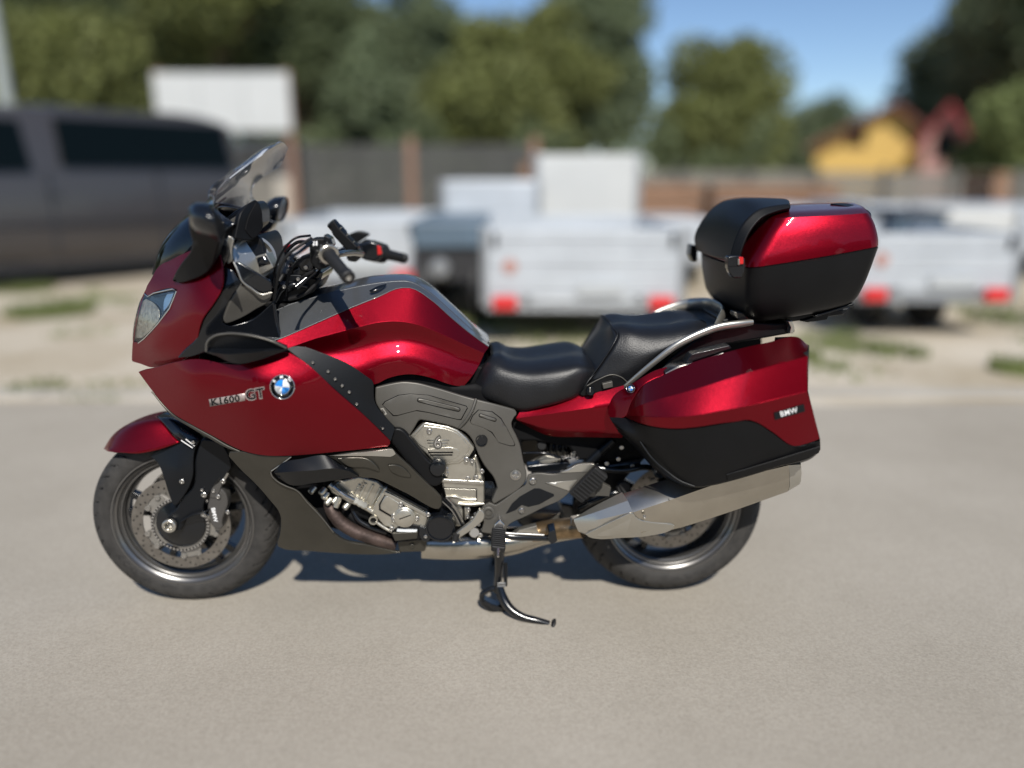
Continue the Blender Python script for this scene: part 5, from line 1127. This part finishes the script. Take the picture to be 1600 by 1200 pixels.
# ---------------------------------------------------------------- trailers
def trailer(loc, W, L, zb, H, label, inset=None, front_open=False, m='zinc_sheet', rz=0, lights=True, wheels=.28, cargo=None, group='box trailers parked behind the kerb'):
    t = empty('box_trailer', loc, rz); tag(t, label, 'trailer', group)
    w2 = W/2
    box('floor_frame', (-w2, 0, zb-.07), (w2, L, zb), 'zinc_frame', t, .01)
    nb = 3
    for i in range(nb):
        z0 = zb+H*i/nb; z1 = zb+H*(i+1)/nb-.006
        box('tailgate_board', (-w2, 0, z0), (w2, .028, z1), m, t, .008)
    for s in (-1, 1):
        for i in range(nb):
            z0 = zb+H*i/nb; z1 = zb+H*(i+1)/nb-.006
            box('side_board', (s*w2-.014, .03, z0), (s*w2+.014, L, z1), m, t, .008)
        box('corner_post', (s*w2-.03, -.012, zb-.06), (s*w2+.03, .03, zb+H+.01), 'zinc_frame', t, .006)
        lt = box('tail_light', (s*(w2-.17)-.10, -.075, zb-.075), (s*(w2-.17)+.10, -.03, zb+.035), 'amber_red', t, .01)
        wh = lathe('wheel', [(.05, -.06), (.17, -.07), (.18, -.075), (wheels-.03, -.085), (wheels, -.06), (wheels, .06), (wheels-.03, .085), (.18, .075), (.17, .05), (.05, .03), (.0001, .03)], (s*(w2+.10 if inset is None else w2-inset), L*.55 if inset is None else .62, wheels), (s, 0, 0), 'rubber', t, n=30)
        if inset is not None: continue
        V = []; Fc = []
        for i in range(9):
            a = R(10+160*i/8)
            for dx in (-.1, .1): V.append((s*(w2+.10)+dx, L*.55+(wheels+.05)*math.cos(a), wheels+(wheels+.05)*math.sin(a)))
        for i in range(8): Fc.append((2*i, 2*i+1, 2*i+3, 2*i+2))
        mk('mudguard', V, Fc, 'plastic_dark', t, solid=.006)
    for s in (-1, 1):
        box('latch', (s*(w2-.09)-.02, -.03, zb+H-.14), (s*(w2-.09)+.02, -.002, zb+H-.03), 'dark_steel', t, .004)
        box('hinge', (s*(w2-.35)-.04, -.018, zb-.02), (s*(w2-.35)+.04, -.002, zb+.05), 'zinc_frame', t, .004)
    box('front_board', (-w2, L-.02, zb), (w2, L, zb+H), m, t, .006)
    box('bumper_bar', (-w2+.02, -.03, zb-.10), (w2-.02, .0, zb-.075+.002), 'zinc_frame', t, .005)
    box('number_plate', (-.05, -.035, zb+.03), (.33, -.015, zb+.13), 'plate_print', t, .003)
    lathe('reflector', [(.06, 0), (.06, .012), (.0001, .013)], (-w2+.21, -.003, zb+.27), (0, -1, 0), 'house_pink', t, n=20)
    tube('drawbar', [(0, L, zb-.06), (0, L+.9, zb-.08)], .03, 'zinc_frame', t, px=False, n=8)
    lathe('jockey_wheel', [(.08, -.02), (.08, .02)], (0, L+.8, .08), (1, 0, 0), 'rubber', t, n=14)
    tube('jockey_leg', [(0, L+.8, .08), (0, L+.8, zb)], .02, 'zinc_frame', t, px=False, n=8)
    return t
def gx(px, Y, py=330): return at(px, py, Y).x
trailer((gx(913, 6.35), 6.30, 0), 1.62, 2.3, .40, .57, 'pale zinc trailer with two red tail lights parked behind the rider seat')
trailer((gx(1468, 6.7), 6.62, 0), 1.38, 2.2, .42, .50, 'pale trailer right of the top case with its wheel dark below', inset=.42)
trailer((gx(545, 7.6), 7.6, 0), 1.36, 2.2, .45, .52, 'low white trailer seen beyond the handlebar')
# tall white box body behind the middle trailer
def boxbody(x0, x1, Y, z0, z1, D, label, m='white_sheet', nm='box_body_trailer', cat='trailer'):
    t = empty(nm, ((x0+x1)/2, Y, 0)); tag(t, label, cat); w_ = (x1-x0)/2
    box('body_side', (-w_, 0, z0), (w_, D, z1), m, t, .02)
    box('body_frame', (-w_-.015, -.015, z0-.05), (w_+.015, .03, z0+.01), 'zinc_frame', t, .005)
    for s in (-1, 1):
        box('corner_trim', (s*w_-.03, -.02, z0), (s*w_+.03, .03, z1+.01), 'zinc_frame', t, .006)
        lathe('wheel', [(.05, -.07), (.28, -.08), (.30, -.05), (.30, .05), (.28, .08), (.05, .03), (.0001, .03)], (s*(w_-.08), D*.5, .30), (1, 0, 0), 'rubber', t, n=24)
    return t
boxbody(gx(838, 9.2), gx(996, 9.2), 9.2, .5, 1.62, 2.2, 'tall white box trailer rising behind the pale zinc trailer')
boxbody(gx(692, 8.7), gx(842, 8.7), 8.75, .45, 1.33, 2.0, 'lower pale grey box trailer left of the tall white one', 'zinc_sheet')
t_ = empty('tarpaulin_trailer', (gx(702, 7.2), 7.2, 0)); tag(t_, 'dark blue grey covered trailer between the two pale trailers', 'trailer')
box('tarpaulin', (-.36, 0, .72), (.36, 1.8, .99), 'tarp_grey', t_, .05); box('bed', (-.34, .05, .42), (.34, 1.8, .722), 'plastic_dark', t_, .01)
for s in (-1, 1): lathe('wheel', [(.12, -.09), (.30, -.09), (.33, -.06), (.33, .06), (.30, .09), (.12, .09), (.0001, .05)], (s*.26, .3, .33), (1, 0, 0), 'rubber', t_, n=28)
lathe('hub_cap', [(.1, 0), (.08, .03), (.0001, .035)], (-.1, .02, .55), (0, -1, 0), 'zinc_frame', t_, n=20)
# goods further back on the right
for i, (px, Y, w_, z0, z1, mm, lb) in enumerate(((1240, 11, 1.2, .4, .95, 'zinc_sheet', 'pale grey trailer side just above the top case'), (1385, 9.5, .55, .3, 1.05, 'zinc_sheet', 'narrow white trailer end right of the top case'),
                                              (1515, 9.2, 1.15, .45, 1.02, 'white_sheet', 'white trailer behind the right hand one'), (1050, 9.8, 1.1, .35, .85, 'zinc_sheet', 'pale trailer left of the top case'), (1610, 10.5, 1.5, .4, 1.0, 'zinc_sheet', 'pale trailer at the right edge of the row'))):
    c = gx(px, Y); boxbody(c-w_/2, c+w_/2, Y, z0, z1, 1.8, lb, mm)
# covered motor scooter-like dark pallet truck
def crate_stack(name, px, py, Y, w_, h, nb, label, cat, m='wood_board'):
    g = Vector((gx(px, Y), Y, 0)); t = empty(name, g); tag(t, label, cat)
    for i in range(nb): box('board', (-w_/2+random.uniform(-.03, .03), 0, h*i/nb+.01), (w_/2+random.uniform(-.03, .03), .9, h*(i+1)/nb-.01), m, t, .006)
crate_stack('board_stack', 1045, 300, 11.5, .95, 1.28, 8, 'stack of orange brown boards left of the top case', 'board stack')
crate_stack('board_stack', 825, 260, 11, .22, 1.55, 9, 'narrow upright stack of brown boards beside the tall white trailer', 'board stack')
crate_stack('board_stack', 1210, 280, 13, 2.1, 1.25, 8, 'long low stack of brown boards above the top case', 'board stack')
crate_stack('board_stack', 1560, 290, 13, .3, 1.45, 8, 'orange brown stack near the right edge', 'board stack')
t_ = empty('wheelie_bin', (gx(1438, 8.6), 8.6, 0)); tag(t_, 'dark grey wheeled bin standing between the trailers', 'bin')
secl = [[(-.22, 0, 0), (.22, 0, 0), (.22, .5, 0), (-.22, .5, 0)], [(-.29, -.05, .95), (.29, -.05, .95), (.29, .6, .95), (-.29, .6, .95)]]
mk('bin_body', secl[0]+secl[1], [(0, 3, 2, 1), (4, 5, 6, 7), (0, 1, 5, 4), (1, 2, 6, 5), (2, 3, 7, 6), (3, 0, 4, 7)], 'tarp_grey', t_, bev=.03, smooth=False)
box('bin_lid', (-.31, -.08, .955), (.31, .62, 1.02), 'dark_steel', t_, .02)
for s in (-1, 1): lathe('wheel', [(.1, -.03), (.1, .03)], (s*.2, .58, .1), (1, 0, 0), 'rubber', t_, n=16)

# ---------------------------------------------------------------- van
rc = Vector((gx(330, 12.6, 300), 12.6, 0)); dirv = Vector((-2.35, -2.75, 0)).normalized(); L = 5.0
van = empty('passenger_van', rc, math.atan2(dirv.y, dirv.x)); tag(van, 'dark silver passenger van with black windows parked at the left', 'van')
# local: x to the front, +y to the near side (left of travel direction is...) near side = towards the camera
near = -1 if (Matrix.Rotation(van.rotation_euler.z, 3, 'Z') @ Vector((0, 1, 0))).y > 0 else 1
def vsec(x, zt, hw, zb=.28): # cross section
    zbelt = 1.15
    pts = [(x, 0, zb), (x, hw*.9, zb), (x, hw, zb+.15), (x, hw*1.01, .75), (x, hw, min(zbelt, zt-.05)), (x, hw*.93, zbelt+(zt-zbelt)*.65 if zt > zbelt+.1 else zt-.03), (x, hw*.82, zt-.05 if zt > zbelt else zt-.02), (x, hw*.6, zt), (x, 0, zt+.02)]
    return pts+[(p[0], -p[1], p[2]) for p in reversed(pts[1:-1])]
SC = 1.15
vs = [vsec(x_, z_*SC, h_) for x_, z_, h_ in ((0, 1.70, .86), (.04, 1.86, .93), (.3, 1.92, .95), (1.5, 1.95, .96), (3.0, 1.93, .96), (3.45, 1.85, .95), (4.0, 1.45, .94), (4.3, 1.22, .93), (4.8, 1.05, .88), (5.0, .8, .78))]
secloft('van_body', [[Vector(p) for p in s] for s in vs], 'van_paint', van, ang=40, sub=3)
def vwin(name, x0, x1, z0, z1, slant=0):
    V = [(x0, near*.985, z0), (x1, near*.985, z0), (x1-slant, near*.895, z1), (x0+.05, near*.895, z1)]
    return mk(name, V, [(0, 1, 2, 3)], 'van_glass', van, solid=.01, bev=.004, smooth=False, out=(0, near, 0))
vwin('window', .16, 2.5, 1.50, 2.09); vwin('window', 2.85, 3.85, 1.45, 2.04, .35)
for x_ in (.95, 4.05):
    lathe('wheel', [(.2, 0), (.22, .03), (.33, .03), (.35, 0), (.35, -.2)], (x_, near*.90, .35), (0, near, 0), 'rubber', van, n=32, cap=True)
    lathe('wheel_trim', [(.2, 0), (.1, .02), (.0001, .02)], (x_, near*.935, .35), (0, near, 0), 'zinc_frame', van, n=24, cap=False)
box('sill', (.2, -.9, .2), (4.7, .9, .32), 'plastic_dark', van, .03)
for x_ in (1.28, 2.68, 3.98): box('door_seam', (x_-.008, near*.97-.02, .42), (x_+.008, near*.972+.02, 1.44), 'dark_steel', van)
box('door_handle', (2.55, near*.965-.02, 1.12), (2.75, near*.965+.02, 1.16), 'plastic_dark', van, .008)
tube('rub_strip', [(.3, near*.975, .8), (2.2, near*.98, .8), (4.4, near*.955, .8)], .025, 'plastic_dark', van, px=False, n=8)
box('door_mirror', (3.75, near*1.02-.1, 1.3), (3.95, near*1.02+.1, 1.5), 'plastic_dark', van, .04)

# ---------------------------------------------------------------- billboard, lamp post
Yb = 15.5
bb = empty('billboard', (gx(348, Yb, 160), Yb, 0)); tag(bb, 'blank white board raised on two posts behind the van', 'billboard')
x0, x1 = gx(243, Yb, 160)-gx(348, Yb, 160), gx(453, Yb, 160)-gx(348, Yb, 160)
za, zb_ = at(300, 205, Yb).z, at(300, 114, Yb).z
for i in range(3): box('board_panel', (x0+(x1-x0)*i/3+.004, -.03, za), (x0+(x1-x0)*(i+1)/3-.004, .03, zb_), 'white_sheet', bb, .006)
for x_ in (x0+.06, x1-.06): box('post', (x_-.07, .035, 0), (x_+.07, .17, zb_+.05), 'post_wood', bb, .01)
sh = empty('site_hut', (gx(400, Yb+.5), Yb+.8, 0)); tag(sh, 'pale beige hut wall below the white board', 'hut')
box('hut_wall', (-.75, 0, 0), (.75, 2.0, 1.95), 'kerb_stone', sh, .02); box('hut_roof', (-.85, -.1, 1.955), (.85, 2.1, 2.05), 'zinc_frame', sh, .02); box('hut_door', (-.3, -.03, .05), (.35, -.004, 1.8), 'fence_grey', sh, .01)
lp = empty('lamp_post', (gx(38, 13.5), 13.5, 0)); tag(lp, 'pale grey lamp post beyond the van with a small sign', 'lamp post')
tube('post', [(0, 0, 0), (0, 0, 4), (0, 0, 8.0)], [.12, .10, .07], 'lamp_grey', lp, px=False, n=12)
box('sign_plate', (-.38, -.16, at(15, 95, 13.5).z), (-.10, -.12, at(15, 52, 13.5).z), 'white_sheet', lp, .01)
box('lamp_head', (-.1, -.7, 7.95), (.1, .1, 8.05), 'lamp_grey', lp, .03)

# ---------------------------------------------------------------- fences
def fence(x0, x1, Y, H, n, nslat, label, mp='post_wood', ms='fence_slat', z0=.25):
    t = empty('fence', (x0, Y, 0)); tag(t, label, 'fence'); st = (x1-x0)/n; base = None; pb = None
    for i in range(n+1):
        if pb is None: p_ = pb = box('post', (-.08, -.06, 0), (.08, .06, H+.12), mp, t, .01)
        else: p_ = pb.copy(); COL.objects.link(p_)
        p_.location.x = st*i
    for i in range(n):
        for k in range(nslat):
            z = z0+(H-z0)*k/nslat
            if base is None: s_ = base = box('slat', (.09, -.015, 0), (st-.09, .015, (H-z0)/nslat*.90), ms, t)
            else: s_ = base.copy(); COL.objects.link(s_)
            s_.location = (st*i, 0, z)
fence(gx(455, 16.5), gx(835, 16.5), 16.5, 2.02, 2, 9, 'dark slatted fence with orange brown posts behind the trailers')
fence(gx(845, 21), gx(1800, 21), 21, 1.5, 9, 6, 'long grey slatted fence in front of the yellow house', 'fence_slat', 'fence_grey')
fence(gx(-500, 22), gx(445, 22), 22, 2.0, 8, 6, 'dark slatted fence behind the van', 'post_wood', 'fence_slat')

# ---------------------------------------------------------------- houses
def house(px0, px1, Y, zw, za_, depth, wm, rm, label, apex=None, win=2):
    x0, x1 = gx(px0, Y, 225), gx(px1, Y, 225); xa = gx(apex, Y, 225) if apex else (x0+x1)/2
    t = empty('house', (xa, Y, 0), -math.atan2(xa, Y)); tag(t, label, 'house'); a, b = x0-xa, x1-xa
    V = [(a, 0, 0), (b, 0, 0), (b, 0, zw), (0, 0, za_), (a, 0, zw)]; V += [(v[0], depth, v[2]) for v in V]
    mk('wall', V, [(0, 1, 2, 3, 4), (9, 8, 7, 6, 5), (0, 5, 6, 1), (1, 6, 7, 2), (0, 4, 9, 5)], wm, t, smooth=False)
    for s, e in ((-1, a), (1, b)):
        sl = (za_-zw)/(abs(e)); ex = e+s*.4; ez = zw-.4*sl
        V = [(0, -.6, za_+.02), (ex, -.6, ez+.02), (ex, depth+.5, ez+.02), (0, depth+.5, za_+.02)]; V += [(v[0], v[1], v[2]+.28) for v in V]
        mk('roof', V, [(0, 1, 2, 3), (7, 6, 5, 4), (0, 4, 5, 1), (1, 5, 6, 2), (2, 6, 7, 3), (3, 7, 4, 0)], rm, t, smooth=False)
    for k in range(win):
        x_ = a+(b-a)*(k+.5)/win
        f = box('window', (x_-.45, -.06, zw-.9), (x_+.45, -.01, zw+.35), 'van_glass', t); box('window_frame', (x_-.52, -.045, zw+.36), (x_+.52, .0, zw+.44), 'roof_tile', f)
    return t
hs = house(1284, 1462, 40, 2.8, 4.6, 5, 'yellow_render', 'roof_tile', 'yellow house with a dark red gable roof behind the fence', 1392, 0)
for px in (1342, 1436):
    x_ = gx(px, 40, 225)-gx(1392, 40, 225); f = box('window', (x_-.4, -.05, 2.95), (x_+.4, -.01, 3.9), 'van_glass', hs); box('window_frame', (x_-.5, -.08, 2.85), (x_+.5, -.02, 2.94), 'roof_tile', f)
house(1446, 1508, 37.5, 3.0, 4.35, 7, 'house_pink', 'red_roof', 'small pink house with a bright red roof right of the yellow one', 1478, 1)

# ---------------------------------------------------------------- trees
def tree(px, Y, top, rad, leaf, label, trunk_h=2.2, nb=11, n=9000, zlow=1.5, ls=.17, squash=1.0, conical=0, seed=0, x=None, group=None):
    r_ = np.random.default_rng(100+seed); X = gx(px, Y, 120) if x is None else x; n = int(n*2.1); ls *= 1.35
    t = empty('tree', (X, Y, 0)); tag(t, label, 'tree', group)
    H = top; bl = []
    for i in range(nb):
        f = r_.random(); z = zlow+(H-zlow)*(.12+.80*f); lim = rad*(math.sin(math.pi*min(1, max(0, (z-zlow)/(H-zlow)*.85+.12)))**.6)
        if conical: lim = rad*(1-.85*(z-zlow)/(H-zlow))
        a = r_.random()*6.283; d = lim*.62*math.sqrt(r_.random()); br = (lim*.55+.25)*(.7+.5*r_.random())
        bl.append((d*math.cos(a), d*math.sin(a), min(z, H-br*.8), br))
    bl.append((0, 0, H-rad*.45, rad*.42)); bl.append((0, 0, (H+zlow)/2, rad*.75))
    bl = np.array(bl); w_ = bl[:, 3]**2; idx = r_.choice(len(bl), n, p=w_/w_.sum())
    dv = r_.normal(size=(n, 3)); dv /= np.linalg.norm(dv, axis=1)[:, None]
    rr = bl[idx, 3]*(.35+.68*r_.random(n)**.6); c = bl[idx, :3]+dv*rr[:, None]*np.array([1, 1, .85])
    # clumps: drop leaves in gaps
    ph = np.sin(c[:, 0]*2.3+seed)*np.sin(c[:, 1]*2.1+1)*np.sin(c[:, 2]*2.6+2)
    c = c[ph < .62]; m_ = len(c)
    u = r_.normal(size=(m_, 3)); u /= np.linalg.norm(u, axis=1)[:, None]; v = np.cross(u, r_.normal(size=(m_, 3))); v /= np.linalg.norm(v, axis=1)[:, None]
    s = ls*(.6+.8*r_.random(m_))[:, None]
    P4 = np.stack([c-u*s*.5, c+v*s*.38, c+u*s*.5, c-v*s*.38], 1).reshape(-1, 3)
    me = bpy.data.meshes.new('crown'); me.vertices.add(4*m_); me.vertices.foreach_set('co', P4.astype(np.float32).ravel())
    me.loops.add(4*m_); me.loops.foreach_set('vertex_index', np.arange(4*m_, dtype=np.int32)); me.polygons.add(m_)
    me.polygons.foreach_set('loop_start', np.arange(0, 4*m_, 4, dtype=np.int32)); me.materials.append(M[leaf]); me.update(calc_edges=True); me.validate()
    link(bpy.data.objects.new('crown', me), t)
    tube('trunk', [(0, 0, 0), (.05, 0, H*.35), (0, .05, H*.7)], [.14+rad*.05, .09+rad*.03, .05], 'bark', t, px=False, n=9)
    for k in range(4):
        a = r_.random()*6.283; z = H*(.3+.1*k); tube('limb', [(0, 0, z), (math.cos(a)*rad*.35, math.sin(a)*rad*.35, z+rad*.3), (math.cos(a)*rad*.6, math.sin(a)*rad*.6, z+rad*.45)], [.08, .05, .02], 'bark', t, px=False, n=6)
    return t
tree(-60, 30, 13.5, 4.2, 'leaf_dark', 'tall dark tree beyond the van at the left edge', seed=1)
tree(110, 25, 6.2, 3.0, 'leaf_olive', 'olive green tree rising above the silver van', seed=2, n=9000)
tree(200, 34, 14, 4.4, 'leaf_dark', 'tall dark tree behind the olive one', seed=3, n=11000)
tree(345, 30, 13, 3.6, 'leaf_olive', 'tall olive tree directly behind the white board', seed=4, n=10000, zlow=3.5)
tree(470, 33, 12, 3.4, 'leaf_dark', 'dark dense tree right of the white board', seed=5, n=10000)
tree(575, 30, 6.6, 2.2, 'leaf_pine', 'blue green pine above the handlebar', seed=6, conical=1, n=7000)
tree(645, 36, 10.5, 2.9, 'leaf_pine', 'tall blue green pine left of the sky gap', seed=7, n=9000)
tree(770, 31, 7.2, 2.9, 'leaf_olive', 'broad olive tree behind the slatted fence', seed=8, n=10000)
tree(850, 34, 8.3, 2.6, 'leaf_olive', 'olive tree standing behind the tall white trailer', seed=9, n=9000)
tree(945, 36, 14.5, 2.9, 'leaf_pine', 'tallest green tree left of the open sky', seed=10, n=11000)
tree(1135, 34, 6.9, 3.35, 'leaf_olive', 'round topped tree alone against the sky above the pillion seat', seed=11, n=12000)
tree(1290, 60, 7.2, 4.0, 'leaf_pine', 'low distant tree left of the yellow house', seed=12, n=7000, ls=.25)
tree(1470, 52, 10.2, 4.2, 'leaf_grey', 'grey green tree rising behind the yellow house', seed=13, n=9000, ls=.25)
tree(1570, 44, 15, 5.2, 'leaf_grey', 'huge dark tree at the right edge', seed=14, n=13000, ls=.22)
tree(1610, 28, 4.6, 2.0, 'leaf_bright', 'bright green bush at the right edge', seed=15, n=6000, zlow=.3)
tree(1690, 40, 14, 4.5, 'leaf_dark', 'dark tree just beyond the right edge', seed=16, n=8000, ls=.22)
for i, (px, Y, h_, r_, lf) in enumerate(((20, 42, 15, 5, 'leaf_dark'), (270, 44, 15.5, 5, 'leaf_pine'), (420, 42, 14, 4.6, 'leaf_dark'), (540, 45, 10.5, 4, 'leaf_dark'), (700, 44, 10, 4.2, 'leaf_dark'), (800, 42, 8, 3.6, 'leaf_dark'), (900, 44, 12, 4, 'leaf_dark'))):
    tree(px, Y, h_, r_, lf, ['dark tree of the back row at the far left', 'tall pine of the back row left of the white board', 'dark tree of the back row right of the white board', 'dark tree of the back row above the instrument pod', 'dark tree of the back row above the near grip', 'lower dark tree of the back row above the tank', 'tall dark tree of the back row behind the olive trees'][i], seed=60+i, n=6000, ls=.26)
for i, (x_, Y, h_, r_) in enumerate(((-30, 30, 12, 4.5), (-38, 34, 13, 5), (-47, 30, 11, 4.5), (-56, 36, 13, 5), (-66, 32, 12, 5), (36, 38, 12, 4.8), (44, 42, 13, 5), (53, 38, 11, 4.8), (62, 44, 13, 5.2), (73, 40, 12, 5))):
    tree(0, Y, h_, r_, ('leaf_dark', 'leaf_olive')[i % 2], ('first', 'second', 'third', 'fourth', 'fifth')[i % 5]+(' tree of the row going on beyond the left edge of the yard' if i < 5 else ' tree of the row going on beyond the right edge of the yard'), seed=80+i, n=3500, ls=.34, x=x_)
# low hedge closing the view under the crowns
def hedge(x0, x1, Y, h, m, label, n, seed, ls=.2):
    r_ = np.random.default_rng(seed); c = np.stack([r_.uniform(x0, x1, n), Y+r_.uniform(-.8, .8, n), h*r_.random(n)**.8], 1)
    c[:, 2] *= .8+.2*np.sin(c[:, 0]*1.7)+.12*np.sin(c[:, 0]*4.1)
    u = r_.normal(size=(n, 3)); u /= np.linalg.norm(u, axis=1)[:, None]; v = np.cross(u, r_.normal(size=(n, 3))); v /= np.linalg.norm(v, axis=1)[:, None]; s = ls*(.6+.8*r_.random(n))[:, None]
    P4 = np.stack([c-u*s*.5, c+v*s*.38, c+u*s*.5, c-v*s*.38], 1).reshape(-1, 3)
    me = bpy.data.meshes.new('hedge'); me.from_pydata([tuple(p) for p in P4], [], [(4*i, 4*i+1, 4*i+2, 4*i+3) for i in range(n)]); me.materials.append(M[m]); me.update()
    o = link(bpy.data.objects.new('hedge', me)); tag(o, label, None, None, 'stuff'); return o
hedge(-70, gx(1230, 24), 26, 3.1, 'leaf_dark', 'dark undergrowth below the trees behind the fence', 40000, 31)
hedge(gx(1180, 50), 90, 56, 4.2, 'leaf_pine', 'distant undergrowth behind the houses', 16000, 32, .35)
# the tree line across the yard behind the viewer, seen only as reflections in the paint
for i, (x_, Y, h_, r_) in enumerate(((-16, -17, 7.5, 3.4), (-10.5, -19, 8.5, 3.6), (-5, -18, 7.2, 3.2), (.5, -20, 9, 3.6), (6, -18, 7.6, 3.3), (11.5, -19, 8.6, 3.6), (17, -17, 7.4, 3.4))):
    tree(0, Y, h_, r_, 'leaf_dark', ['leftmost', 'second from the left', 'third from the left', 'middle', 'third from the right', 'second from the right', 'rightmost'][i]+' of the trees across the yard behind the viewer', seed=40+i, n=5000, ls=.32, zlow=.2, x=x_, group='trees across the yard')
print('objects', len(bpy.data.objects), 'tris', sum(len(o.data.polygons) for o in bpy.data.objects if o.type == 'MESH'))
